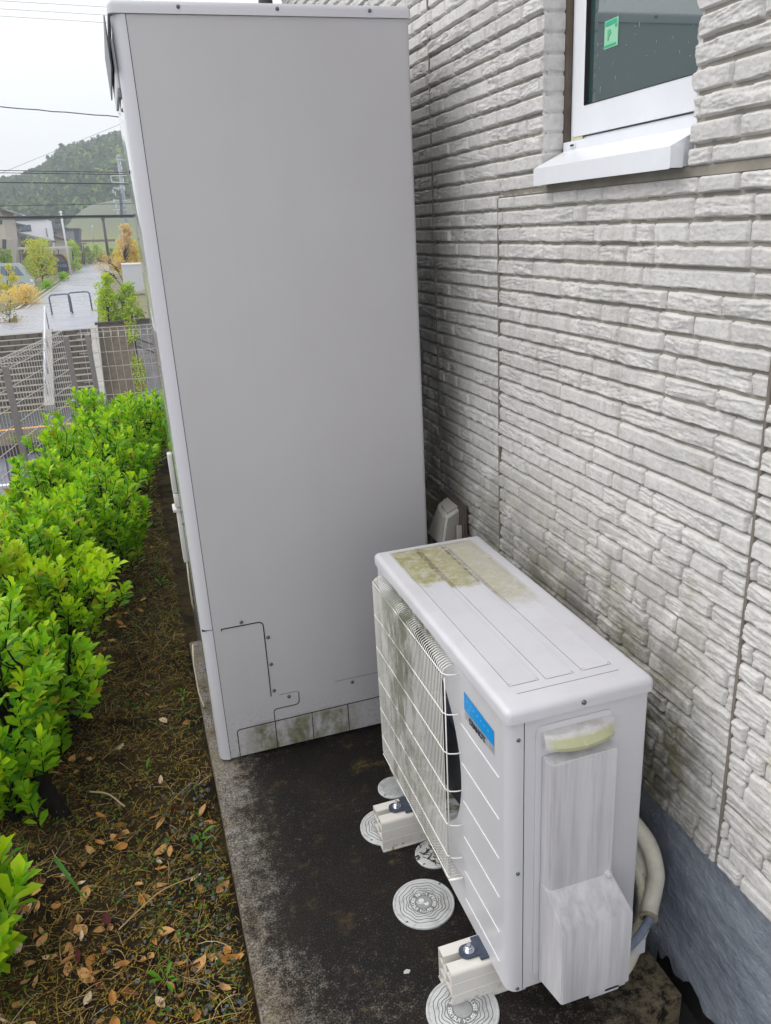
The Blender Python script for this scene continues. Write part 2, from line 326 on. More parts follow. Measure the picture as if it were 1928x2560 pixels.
# ------------------------------------------------------------------ house
WX = .4166
house = empty('house', (WX, 1, 0), 'house wall of pale stone block siding with a white framed window', 'house')
hp = lambda o: setattr(o, 'matrix_parent_inverse', Matrix.Translation((-WX, -1, 0)))
def H(o): hp(o); return o
PITCH, ZT = .04, 1.699
def brick_rows(seed, z0, z1):
    rows = {}
    rs = random.Random(seed)
    for k in range(int(math.floor((z0-ZT)/PITCH))-1, int(math.ceil((z1-ZT)/PITCH))+2):
        e = [-3.0]
        while e[-1] < 8: e.append(e[-1]+rs.choice([.05, .09, .10, .10, .15, .15, .20, .25, .30]))
        rows[k] = np.array(e)
    return rows
ROWS = brick_rows(5, .2, 6.2)
def brick_h(U, Zc, flat=False):
    wob = (vn(U*38, Zc*38, 1)-.5)*.0030; wob2 = (vn(U*30, Zc*30, 2)-.5)*.004
    zz = Zc+wob; uu = U+wob2
    k = np.floor((zz-ZT)/PITCH).astype(int); fz = zz-ZT-k*PITCH
    du = np.full(U.shape, 9., np.float32); bid = np.zeros(U.shape, int); w_ = np.full(U.shape, .1)
    for kk in np.unique(k):
        e = ROWS.get(int(kk));
        if e is None: continue
        mk = k == kk; q = uu[mk]; i = np.searchsorted(e, q)-1; i = np.clip(i, 0, len(e)-2)
        du[mk] = np.minimum(q-e[i], e[i+1]-q); bid[mk] = i+kk*977
    rb = lambda s: _P[(bid*7+s*31) & 255, (bid*13+s*57+(bid >> 5)) & 255]
    dz_lo = fz-.0068; dz_hi = PITCH-.0010-fz
    ss = lambda t, a: np.clip(t/a, 0, 1)**.45
    ev = ss(du-.0040, .0016); edge = ev*ss(dz_lo, .0016)*ss(dz_hi, .0030)
    base = .0088+.0065*(rb(1)-.3)+ (fz/PITCH-.5)*.005*(rb(2)-.5)
    kind = rb(3)
    strat = fbm(U*11, Zc*120+U*(rb(4)-.5)*50, 4, 4); strat = np.abs(strat-.47)*-2+.35
    ter = np.floor(fbm(U*20, Zc*75+U*(rb(6)-.5)*22, 3, 8)*7)/7
    rough = np.where(kind > .52, 1., .20)
    h = base+rough*(.0040*strat+.0062*(ter-.45)+.0022*(fbm(U*130, Zc*170, 3, 6)-.5))+.0022*(fbm(U*200, Zc*230, 3, 9)-.5)
    return edge*np.maximum(h, .002)-.0005
def board(name, y0, y1, z0, z1, res=.003, res_z=None, shape=None):
    res_z = res_z or min(.002, res*.6)
    ny = max(2, int((y1-y0)/res)); nz = max(2, int((z1-z0)/res_z)); Y, Z = np.meshgrid(np.linspace(y0, y1, ny), np.linspace(z0, z1, nz), indexing='ij')
    h = brick_h(Y, Z)
    border = np.minimum(np.minimum(Y-y0, y1-Y), np.minimum(Z-z0, z1-Z)); h = h*np.clip(border/.003+.15, 0, 1)**.5
    X = WX+.009-h
    jag = (vn(Z*42, Y*0+3, 3)-.5)*.010
    Y = Y+np.where(Y-y0 < .02, np.clip(1-(Y-y0)/.02, 0, 1)*jag*(1 if shape else .25), 0)+np.where(y1-Y < .02, np.clip(1-(y1-Y)/.02, 0, 1)*(vn(Z*42, Y*0+8, 5)-.5)*(.022 if shape == 'jag' else .003), 0)
    V = np.stack([X, Y, Z], -1).reshape(-1, 3)
    i = np.arange(ny-1)[:, None]*nz+np.arange(nz-1)[None, :]; F = np.stack([i, i+1, i+nz+1, i+nz], -1).reshape(-1, 4)
    # returns (edges go back 14 mm)
    n0 = len(V); idx = np.arange(ny*nz).reshape(ny, nz)
    loop = np.concatenate([idx[:, 0], idx[-1, 1:], idx[-2::-1, -1], idx[0, -2:0:-1]])
    Vb = V[loop].copy(); Vb[:, 0] = WX+.016
    L = len(loop); j = np.arange(L); F2 = np.stack([loop, n0+j, n0+(j+1) % L, loop[(j+1) % L]], -1)
    return H(npmesh(name, np.vstack([V, Vb]), np.vstack([F, F2]), m_siding, house, smooth=False))
WO0, WO1, WZ0 = .155, .668, 1.712
ZB = .3872
board('siding_board', -.90, -.0954, ZB, 1.6925)
board('siding_board', -.0902, .9048, ZB, 1.6925)
board('siding_board', .9094, 1.3705, ZB, 2.36, .0035)
board('siding_board', 1.3755, 1.93, ZB, 2.60, .005)
board('siding_board', 1.9370, 3.36, ZB, 3.02, .007)
board('siding_board', -.90, WO0, WZ0-.002, 2.30, shape='jag')
board('siding_board', WO1, .9048, 1.6940, 2.30)
# window reveal return, facing the camera
def reveal():
    xs = np.linspace(0, .052, 16); zs = np.linspace(1.694+.03, 2.30, 200); XX, ZZ = np.meshgrid(xs, zs, indexing='ij')
    h = brick_h(XX+.9, ZZ)*.5; k = np.floor((ZZ-ZT)/PITCH); fz = ZZ-ZT-k*PITCH
    h = np.where((fz > .005) & (fz < .0385), .004, 0.0)+h*.15
    V = np.stack([WX+XX-.001, WO1-h+.003, ZZ], -1).reshape(-1, 3); nz = len(zs)
    i = np.arange(len(xs)-1)[:, None]*nz+np.arange(nz-1)[None, :]; F = np.stack([i, i+nz, i+nz+1, i+1], -1).reshape(-1, 4)
    H(npmesh('window_reveal', V, F, m_siding, house, False))
reveal()
# backing wall, caulk joints, core of the house
m = MB(); m.box(WX+.009, WX+.055, -.95, WO0-.012, 1.6925, 2.30); m.box(WX+.009, WX+.30, -.95, 3.365, ZB+.004, 1.7135); m.box(WX+.009, WX+.055, WO1+.006, 3.365, 1.7136, 3.02)
m.box(WX+.010, WX+.30, -.95, 3.364, 3.0205, 5.6); m.box(WX+.010, WX+.055, -.95, WO1+.005, 2.3005, 3.02)
m.box(WX+.302, 6.5, -.95, 3.363, -.3, 5.6); H(m.build('wall_core', mat('mortar_backing', (.33, .31, .27), .8, var=.25, vscale=20), house))
m = MB(); m.box(WX+.0005, WX+.009, -.0962, -.0896, ZB+.004, 1.69); m.box(WX+.0005, WX+.009, .9036, .9106, ZB+.004, 1.69)
m.box(WX+.0005, WX+.009, 1.3694, 1.3766, ZB+.004, 2.3); H(m.build('caulk_joint', m_caulk, house)); m = MB(); m.box(WX+.0022, WX+.009, -.90, .90, 1.6932, 1.7095)
H(m.build('caulk_joint', mat('pale_caulk', (.33, .30, .25), .6, var=.4, vscale=9), house))
m = MB(); m.box(WX+.052, WX+.062, WO1-.016, WO1+.004, 1.74, 2.30); H(m.build('window_caulk', mat('brown_caulk', (.13, .10, .075), .6, var=.4, vscale=12), house))
m = MB(); m.box(.3, 6.8, -1.3, 3.8, 5.6, 5.72); m.box(.15, .3, -1.3, 3.8, 5.55, 5.72); H(m.build('roof', mat('dark_roof', (.06, .055, .05), .6), house))
# foundation with a ragged lower edge of the coating
def foundation():
    yy = np.linspace(-1.0, 3.36, 500); n = 60; Z = []; 
    zb = np.where(yy > .1, -.16, -.06+.055*(vn(yy*38, yy*0, 3)-.5)*2-.03*np.clip(-(yy+.05)*6, -1, 1)*0)
    T = np.linspace(0, 1, n); ZZ = zb[:, None]+(ZB+.012-zb[:, None])*T[None, :]; YY = np.repeat(yy[:, None], n, 1)
    XX = .447+.005*(fbm(YY*30, ZZ*45, 4, 2)-.5)
    V = np.stack([XX, YY, ZZ], -1).reshape(-1, 3); i = np.arange(len(yy)-1)[:, None]*n+np.arange(n-1)[None, :]
    H(npmesh('foundation', V, np.stack([i, i+1, i+n+1, i+n], -1).reshape(-1, 4), m_found, house))
    m = MB(); m.box(.453, .70, -1.0, 3.36, -.5, ZB+.003); H(m.build('foundation_base', mat('black_membrane', (.010, .010, .011), .55, bump=.4, bscale=40), house))
foundation()
m = MB(); m.tube([(.33, 3.30, .1), (.33, 3.30, 5.5)], .035, 12); tag(m.build('downpipe', mat('dark_downpipe', (.05, .045, .055), .4), None, True), 'dark rain downpipe at the far corner of the stone sided house', 'downpipe')

# window
win = empty('window', (0, 0, 0)); win.parent = house; H(win)
def W_(o): return o
FX = WX+.062
m = MB(); m.box(FX, FX+.05, .6365, .668-.018, 1.755, 2.30); m.box(FX, FX+.05, .16, .6365, 1.7985, 1.803); W_(m.build('window_frame', m_white, win))
sx = FX-.006
m = MB(); m.box(sx, sx+.03, .588, .634, 1.806, 2.30); m.box(sx, sx+.03, .16, .588, 1.806, 1.866); W_(m.build('window_sash', m_white, win))
m = MB(); m.box(sx-.002, sx+.001, .590, .6335, 1.7985, 1.8045); W_(m.build('window_wedge', mat('yellowed_plastic', (.6, .55, .33), .5), win))
m = MB(); m.box(sx+.010, sx+.016, .16, .5885, 1.865, 2.30)
m_glass = mat('window_glass', (.040, .078, .080), .03); m_glass.node_tree.nodes['Principled BSDF'].inputs['IOR'].default_value = 2.5
W_(m.build('window_pane', m_glass, win))
# raindrops sit on the glass as one patterned part
m = MB(); rr = random.Random(4)
for _ in range(90):
    y, z = rr.uniform(.19, .57), rr.uniform(1.88, 2.16); r_ = rr.uniform(.0005, .0013)
    m.lathe([(r_, 0), (r_*.8, -r_*.4), (r_*.2, -r_*.6)], (sx+.0098, y, z), 6, 'x')
    if rr.random() < .25: m.box(sx+.0092, sx+.0099, y-.0005, y+.0005, z+.001, z+rr.uniform(.004, .012))
o = W_(m.build('raindrops', mat('water_drop', (.42, .48, .48), .15), win, True)); o['kind'] = 'stuff'
m = MB(); m.box(sx-.0005, sx+.0099, .5878, .5892, 1.8655, 2.30); m.box(sx-.0005, sx+.0099, .16, .5878, 1.8645, 1.8662); W_(m.build('window_gasket', m_black, win))
# sill: flat apron, sloping top, front lip and end cap
poly = [(.462, 1.797), (.462, 1.778), (.3866, 1.7445), (.3866, 1.7085), (.3900, 1.7085), (.3900, 1.712), (.4765, 1.712), (.4765, 1.797)]
m = MB(); m.prism(poly, lambda u, v, h: (u, h, v), .162, .655); W_(m.build('window_sill', m_white, win))
m = MB(); m.box(.3861, .4135, .1575, .1618, 1.7100, 1.7440); W_(m.build('sill_end_cap', m_white, win))
m = MB(); m.box(.459, .4618, .600, .623, 1.7835, 1.7925); m.box(.4583, .4589, .604, .619, 1.7860, 1.7900, 1); W_(m.build('drain_slot_cover', [m_white, m_black], win))
# green sticker inside the pane
def text_mesh(body, size, depth=.0004, bold=0.0, spacing=1.0):
    cu = bpy.data.curves.new('t', 'FONT'); cu.body = body; cu.size = size; cu.extrude = depth; cu.offset = bold; cu.align_x = 'CENTER'; cu.align_y = 'CENTER'; cu.space_character = spacing; cu.resolution_u = 4
    o = bpy.data.objects.new('t', cu); COL.objects.link(o); dg = bpy.context.evaluated_depsgraph_get(); dg.update()
    me = bpy.data.meshes.new_from_object(o.evaluated_get(dg)); bpy.data.objects.remove(o); me.materials.clear(); return me
m = MB(); m.box(sx+.0085, sx+.0096, .481, .530, 1.961, 2.012); m.box(sx+.0078, sx+.0084, .486, .527, 2.002, 2.010, 1); m.box(sx+.0078, sx+.0084, .486, .527, 1.9635, 1.9675, 1); m.box(sx+.0078, sx+.0084, .4845, .491, 1.995, 2.0005, 1)
stk = W_(m.build('window_sticker', [mat('pale_green_paper', (.30, .62, .42), .5), mat('green_print', (.02, .42, .22), .5)], win))
tm = text_mesh('P', .026, .0003, .0008); o = link('sticker_letter', tm, mat('sticker_letter', (.10, .45, .22), .5), win); o.matrix_basis = Matrix.Translation((sx+.008, .512, 1.984)) @ Matrix(((0, 0, -1, 0), (-1, 0, 0, 0), (0, 1, 0, 0), (0, 0, 0, 1)))
MX = Matrix(((0, 0, -1, 0), (-1, 0, 0, 0), (0, 1, 0, 0), (0, 0, 0, 1)))     # text plane facing -x
# dark room behind the glass is the opaque glass itself

# ------------------------------------------------------------------ hot water tank
TXL, TXR, TY, TD, TH = -.4754, .2812, 1.155, .63, 2.1497
tank = empty('hot_water_tank', (-.1, 1.4, 0), 'tall grey hot water storage tank standing on the concrete slab', 'water tank')
def T(o): o.matrix_parent_inverse = Matrix.Translation((.1, -1.4, 0)); return o
vert = lambda e: abs(e.verts[0].co.z-e.verts[1].co.z) > .1
T(rbox('side_panel', -.4400, TXR, TY, TY+TD-.03, .012, TH, .012, m_tank, tank, 3, lambda e: vert(e) and min(v.co.x for v in e.verts) > 0))
def cornerpost(z0, z1, name):
    r_ = .030; pr = []
    for k in range(9):
        a = R(180+90*k/8); pr.append((TXL+r_+r_*math.cos(a), TY+r_+r_*math.sin(a)-.0015))
    pr += [(-.4418, TY-.0015), (-.4418, TY+.06), (TXL, TY+.06)]
    m = MB(); m.prism(pr, lambda u, v, h: (u, v, h), z0, z1); return T(m.build(name, m_tank_trim, tank, 35))
cornerpost(.010, .4885, 'lower_corner_post'); cornerpost(.4915, TH, 'upper_corner_post')
m = MB(); m.box(-.4423, -.4396, TY+.001, TY+.05, .012, TH); m.box(TXL+.002, -.4423, TY+.002, TY+.05, .4886, .4914); T(m.build('seam_gap', m_black, tank))
T(rbox('front_panel', TXL+.0012, TXL+.03, TY+.0605, TY+TD, .012, TH, .006, m_tank_front, tank, 2))
m = MB(); m.box(TXL+.01, TXR-.01, TY+.02, TY+TD-.02, .0, .011); T(m.build('base_shadow_gap', m_black, tank))  # black box standing in for the shadow gap beneath the tank
T(rbox('lid', TXL-.006, TXR+.006, TY-.006, TY+TD+.006, TH+.0008, TH+.0302, .014, m_tank_trim, tank, 4, lambda e: not (abs(e.verts[0].co.z-e.verts[1].co.z) < .01 and e.verts[0].co.z < TH+.01)))
for x in (-.3154, -.0721, .1706): T(screw('screw', (x, TY-.0062, 2.1655), '-y', .0048, m_screw, tank))
# printed/pressed lines on the side: thin black grooves standing 0.3 mm proud
def line(m, pts, wd, y=TY-.0004):
    for (a, b), (c, d) in zip(pts[:-1], pts[1:]):
        m.bar((a, y, b), (c, y, d), wd if abs(a-c) > 1e9 else wd, wd)
m = MB()
def arc(cx, cz, r_, a0, a1, n=5): return [(cx+r_*math.cos(R(a0+(a1-a0)*i/n)), cz+r_*math.sin(R(a0+(a1-a0)*i/n))) for i in range(n+1)]
line(m, [(-.4155, .480), (-.4155, .4865)]+[(-.304, .4865)]+arc(-.300, .4715, .015, 90, 0)+[(-.2862, .212)], .0030)
T(m.build('access_cover_gap', m_black, tank))
m = MB(); line(m, [(-.1950, .207), (-.1962, .175)]+arc(-.209, .174, .0125, 0, -90)+[(-.270, .1612)]+arc(-.272, .150, .011, 90, 180)+[(-.2840, .004)], .0024)
line(m, [(-.4100, .004), (-.4095, .102)]+arc(-.3985, .103, .011, 180, 90)+[(.083, .1195)]+arc(.082, .109, .0105, 90, 0)+[(.0910, .012)], .0024)
line(m, [(-.1577, .1187), (-.1592, .012)], .0022); line(m, [(-.0330, .1190), (-.0340, .012)], .0022)
T(m.build('knockout_line', m_black, tank))
m = MB(); m.box(-.2592, -.197, TY-.0008, TY+.001, .2100, .2112); m.box(-.0681, .27, TY-.0008, TY+.001, .2145, .2155); T(m.build('pressed_seam', mat('seam_dark_grey', (.10, .09, .10), .6), tank))  # thin dark grey lines along the pressed seams
for x, z in ((-.3517, .4977), (-.2741, .4277), (-.2745, .3299), (-.2747, .2314), (-.2285, .1971), (-.0106, .1992)): T(screw('screw', (x, TY-.0003, z), '-y', .0060, m_screw, tank))
# fittings on the front (garden) face
T(rbox('front_rain_flap', TXL-.0165, TXL-.0130, TY+.004, TY+.50, 2.034, TH-.002, .0015, mat('dark_flap', (.06, .065, .08), .4), tank, 1))
T(rbox('front_display_cover', TXL-.0085, TXL-.0002, TY+.0335, TY+.43, 1.995, 2.105, .004, m_tank_trim, tank, 2))
T(rbox('display_cover_foot', TXL-.0090, TXL-.0001, TY+.034, TY+.08, 1.975, 1.9945, .002, mat('grey_latch', (.2, .2, .22), .5), tank, 1))
for y, z in ((1.25, 1.955), (1.40, 1.82), (1.5, .45), (1.3, .28), (1.62, 1.1), (1.3, .80)): T(screw('screw', (TXL-.0003, y, z), '-x', .0055, m_screw, tank))
m_fit = mat('white_fitting', (.62, .60, .57), .4)
T(rbox('valve_cover', TXL-.0165, TXL-.0012, 1.40, 1.435, .868, 1.000, .004, m_fit, tank, 2))
T(rbox('valve_bracket', TXL-.0160, TXL+.0008, 1.395, 1.425, .823, .8665, .003, m_fit, tank, 2))
T(rbox('drain_cover', TXL-.0140, TXL+.0008, 1.40, 1.45, .628, .806, .003, m_fit, tank, 2))
T(rbox('drain_cover_cap', TXL-.0240, TXL+.0006, 1.395, 1.46, .8063, .818, .003, m_fit, tank, 2))
m = MB(); pts = [(TXL-.004, 1.41, .635), (TXL-.007, 1.42, .55), (TXL-.006, 1.46, .45), (TXL-.001, 1.50, .40)]; m.tube(pts, .003, 8); T(m.build('front_cable', mat('cream_cable', (.62, .55, .42), .5), tank, True)); m = MB()
m.tube([(TXL-.002, 1.62, .20), (TXL-.022, 1.60, .22), (TXL-.030, 1.58, .15), (TXL-.028, 1.56, .04), (TXL-.018, 1.50, .012)], .0028, 8); T(m.build('front_cable', mat('cream_cable', (.62, .55, .42), .5), tank, True))

# ------------------------------------------------------------------ heat pump unit
U = empty('heat_pump_unit', (.15, .4, 0), 'white outdoor heat pump unit with wire fan guard and blue sticker', 'heat pump')
def A(o): o.matrix_parent_inverse = Matrix.Translation((-.15, -.4, 0)); return o
L, D, ZB_, ZL = .80, .30, .100, .7745
o = A(rbox('casing', .0335, D, .0012, L, ZB_+.002, ZL, .006, m_ac, U, 3, lambda e: vert(e) and min(v.co.x for v in e.verts) > .2))
bm = bmesh.new(); bm.from_mesh(o.data); bmesh.ops.delete(bm, geom=[f for f in bm.faces if f.calc_center_median().x < .04 and abs(f.normal.x) > .9], context='FACES'); bm.to_mesh(o.data); bm.free()   # open towards the fan
# front panel with round fan opening and wrapped corner
CY, CZ, CR = .498, .475, .264
def front():
    m = MB(); n = 72; y0, y1, z0, z1 = .024, L, ZB_, ZL
    angs = sorted(set([2*math.pi*k/n for k in range(n)]+[math.atan2(z-CZ, y-CY) % (2*math.pi) for y in (y0, y1) for z in (z0, z1)]))
    V = []; 
    for a in angs:
        c, s = math.cos(a), math.sin(a); ty = ((y1-CY)/c if c > 1e-9 else ((y0-CY)/c if c < -1e-9 else 9)); tz = ((z1-CZ)/s if s > 1e-9 else ((z0-CZ)/s if s < -1e-9 else 9)); t = min(ty, tz)
        V += [(0, CY+t*c, CZ+t*s), (0, CY+CR*c, CZ+CR*s), (.012, CY+(CR-.010)*c, CZ+(CR-.010)*s), (.075, CY+(CR-.012)*c, CZ+(CR-.012)*s)]
    k = len(angs); F = []
    for i in range(k):
        j = (i+1) % k
        for q in range(3): F.append((i*4+q, j*4+q, j*4+q+1, i*4+q+1))
    m.add(V, F)
    r_ = .024; pr = [(r_-r_*math.cos(R(90*i/8)), r_-r_*math.sin(R(90*i/8))) for i in range(9)]+[(.0312, 0)]
    V = [(x, y, z) for x, y in pr for z in (z0, z1)]+[(.0312, .008, z0), (.0312, .008, z1)]
    m.add(V, [(2*i, 2*i+1, 2*i+3, 2*i+2) for i in range(len(pr))])
    m.add([(0, L, z0), (.0335, L, z0), (.0335, L, z1), (0, L, z1)], [(0, 1, 2, 3)])
    m.add([(0, .024, z0), (0, L, z0), (.04, L, z0), (.04, .0, z0), (.024, 0, z0), (.007, .007, z0)], [(0, 1, 2, 3, 4, 5)])
    return A(m.build('front_panel', m_acfront, U, 35))
front()
m = MB(); m.box(.0764, .0780, CY-.27, CY+.27, CZ-.27, CZ+.27); A(m.build('fan_shroud_back', mat('dark_coil', (.02, .022, .03), .6, bump=.6, bscale=220), U))
m = MB()
for k in range(3):
    P = []; a0 = R(120*k+20)
    for i in range(7):
        t = i/6; r_ = .05+.165*t; 
        for s, dx in ((-1, 0), (1, .040)):
            a = a0+s*R(26)*(.6+.5*t)+R(25)*t; P.append((.020+dx*.9, CY+r_*math.cos(a), CZ+r_*math.sin(a)))
    m.add(P, [(2*i, 2*i+1, 2*i+3, 2*i+2) for i in range(6)])
m.lathe([(.05, .0), (.052, .01), (.052, .045)], (.014, CY, CZ), 24, 'x'); A(m.build('fan', mat('dark_blue_fan', (.022, .030, .055), .35), U, 40, fix=False))
# wire guard
m = MB(); GY0, GY1, GZ0, GZ1, GX = .237, .752, .190, .752, -.030
nW = 54
def wirepath(y): 
    return [(.0005, y, GZ1+.006), (-.012, y, GZ1+.006), (-.024, y, GZ1), (GX, y, GZ1-.014), (GX, y, GZ0+.014), (-.024, y, GZ0+.003), (-.010, y, GZ0-.002), (.0, y, GZ0-.002)]
for i in range(nW):
    y = GY0+.022+(GY1-GY0-.022)*i/(nW-1); m.tube(wirepath(y), .00112, 5)
m.tube([(GX+.001, GY0+.006, GZ1-.012), (GX+.001, GY0+.006, GZ0+.012)], .0015, 5)
for z in (.7480, .650, .550, .450, .355, .262, GZ0+.010):
    m.tube([(0.0, GY0-.004, z), (-.012, GY0-.003, z), (-.025, GY0+.002, z), (GX-.002, GY0+.014, z), (GX-.002, GY1-.006, z), (-.02, GY1+.006, z), (0, GY1+.006, z)], .0014, 6)
A(m.build('fan_guard', m_wire, U, True))
m = MB(); m.tube([(-.002, .232, .203), (-.034, .240, .199)], .003, 8); A(m.build('guard_clip', m_wire, U, True))
# stamped lines on the front, their highlights put in as white bars
m_groove_light = mat('white_highlight', (.80, .80, .82), .3)
for k, (a, b) in enumerate((( .6286, .6250), (.5275, .5248), (.4285, .4260), (.3285, .3260), (.2290, .2300), (.148, .148))):
    m = MB(); m.bar((-.0002, .2275-.0035*(k > 1), a), (-.0002, .0415, b if k < 5 else .148), .0022, .0022); A(m.build('groove_highlight', m_groove_light, U))
# sticker
m = MB(); m.quad((-.0006, .2058, .7218), (-.0006, .2050, .6584), (-.0006, .0615, .6640), (-.0006, .0618, .7186)); 
A(m.build('sticker', mat('silver_sticker', (.42, .44, .47), .3, var=.3, vscale=60), U))
m = MB(); m.quad((-.0010, .2060, .7220), (-.0010, .2059, .6790), (-.0010, .0612, .6835), (-.0010, .0616, .7188)); stb = A(m.build('sticker_blue_field', mat('cyan_blue_print', (.004, .30, .74), .25), U))
tm = text_mesh('DIAHOT', .0205, .0002, .0005, 1.0); o = link('sticker_lettering', tm, mat('navy_print', (.015, .02, .05), .4), U); A(o); o.matrix_basis = Matrix.Translation((-.0018, .1400, .6685)) @ MX @ Matrix.Rotation(R(2.0), 4, 'Z')
m = MB()
for k in range(7): m.box(-.0014, -.00105, .186-.017*k, .193-.017*k, .7050-.0006*k, .7075-.0006*k)
A(m.build('sticker_faint_marks', mat('faint_blue_print', (.05, .42, .82), .3), U))
# lid
A(rbox('lid', -.008, D+.006, -.010, L+.008, ZL+.0015, .8060, .0135, m_lid, U, 4, lambda e: not (abs(e.verts[0].co.z-e.verts[1].co.z) < .01 and e.verts[0].co.z < ZL+.01)))
m = MB()
for x0, x1, y0, y1 in ((.0352, .0965, .0670, .753), (.1110, .1702, .0636, .754), (.1900, .2530, .0638, .750)):
    m.box(x0, x1, y0, y1, .8058, .8072)
o = m.mesh('lid_raised_panel'); bm = bmesh.new(); bm.from_mesh(o); bmesh.ops.recalc_face_normals(bm, faces=bm.faces)
bmesh.ops.bevel(bm, geom=[e for e in bm.edges if abs(e.verts[0].co.z-e.verts[1].co.z) > .001], offset=.006, segments=3, affect='EDGES')
bm.to_mesh(o); bm.free(); A(link('lid_raised_panel', o, m_lid, U, 40))
m = MB()
for x0, x1, y0, y1 in ((.0352, .0965, .0670, .753), (.1110, .1702, .0636, .754), (.1900, .2530, .0638, .750)):
    for q in ((x0-.0009, x0, y0, y1), (x1, x1+.0009, y0, y1), (x0, x1, y0-.0009, y0)): m.box(q[0], q[1], q[2], q[3], .8056, .8064)
m.box(.0336, .251, .7742, .7753, .8056, .8064); m.box(.036, .2557, .0386, .0399, .8056, .8064)
A(m.build('lid_groove', mat('groove_grime', (.20, .19, .18), .7), U))
for c, a in (((.1494, -.0102, .7895), '-y'),): A(screw('screw', c, a, .0050, m_screw, U))
for z in (.7335, .4188, .1089): A(screw('screw', (.0205, .0008, z), '-y', .0042, m_screw, U))
m = MB(); m.box(.0312, .0334, .003, .010, ZB_, ZL); A(m.build('casing_seam', m_black, U))
# side service covers
A(rbox('side_pressing', .0555, .2175, -.0026, .0015, .130, .7535, .012, m_ac, U, 3, lambda e: abs(e.verts[0].co.y-e.verts[1].co.y) > .001))
def taper(name, x0, x1, z0, z1, dy, ix, mt, izt=0., izb=0., y0=-.0024, extra=None):
    m = MB(); V = [(x0, y0, z0), (x1, y0, z0), (x1, y0, z1), (x0, y0, z1), (x0+ix, y0-dy, z0+izb), (x1-ix*.3, y0-dy, z0+izb), (x1-ix*.3, y0-dy, z1-izt), (x0+ix, y0-dy, z1-izt)]
    m.add(V, [(0, 3, 2, 1), (4, 5, 6, 7), (0, 1, 5, 4), (1, 2, 6, 5), (2, 3, 7, 6), (3, 0, 4, 7)])
    me = m.mesh(name); bm = bmesh.new(); bm.from_mesh(me); bmesh.ops.recalc_face_normals(bm, faces=bm.faces)
    bmesh.ops.bevel(bm, geom=bm.edges[:], offset=.0025, segments=2, affect='EDGES'); bm.to_mesh(me); bm.free()
    return A(link(name, me, mt, U, 40))
taper('terminal_cover', .0675, .2165, .375, .688, .030, .006, m_dirtyplastic, izt=.004)
# curved hood above it
def hood():
    m = MB(); n = 14; V = []
    for i in range(n+1):
        t = i/n; x = .0665+t*(.2160-.0665); bow = math.sin(math.pi*t)**.6
        yb = -.020-.018*bow; V += [(x, -.002, .7410), (x, -.012-.012*bow, .7395), (x, yb, .7210-.006*bow), (x, yb+.001, .7130-.006*bow), (x, -.002, .7080)]
    F = [(i*5+q, i*5+(q+1) % 5, (i+1)*5+(q+1) % 5, (i+1)*5+q) for i in range(n) for q in range(5)]+[(0, 1, 2, 3, 4), tuple(n*5+q for q in (4, 3, 2, 1, 0))]
    m.add(V, F); A(m.build('cover_hood', m_cap, U, 30))
hood()
m = MB(); m.prism([(.3865, -.0322), (.384, -.0025), (.121, -.0025), (.121, -.0760), (.3130, -.0760)], lambda u, v, h: (h+(-.0 if v > -.04 else 0), v, u), .0675, .2500)
me = m.mesh('pipe_cover')
for v in me.vertices:
    if v.co.y < -.05: v.co.x += .014 if v.co.x < .1 else -.008
    elif v.co.y < -.01 and v.co.x > .2: v.co.x = .2120
    elif v.co.x > .2 and v.co.z > .2: v.co.x = .2170
bm = bmesh.new(); bm.from_mesh(me); bmesh.ops.recalc_face_normals(bm, faces=bm.faces); bmesh.ops.bevel(bm, geom=bm.edges[:], offset=.0025, segments=2, affect='EDGES'); bm.to_mesh(me); bm.free()
A(link('pipe_cover', me, m_dirtyplastic, U, 40))
m = MB(); m.box(.150, .2180, -.0735, -.003, .1085, .1225); m.box(.185, .2340, -.0735, -.003, .1145, .1228); A(m.build('pipe_cover_step', m_dirtyplastic, U))
m = MB(); m.lathe([(.0085, 0), (.0085, -.008), (.006, -.012), (.002, -.013)], (.2060, -.030, .385), 14, 'y'); A(m.build('cover_knob', m_dirtyplastic, U, 40))

m = MB(); m.box(.05, .25, .05, .75, .098, .1015); A(m.build('base_pan', mat('base_pan_steel', (.22, .22, .23), .5), U))
m = MB(); m.box(.285, .335, -.001, .045, .085, .125); A(m.build('rear_bracket', m_ac, U))

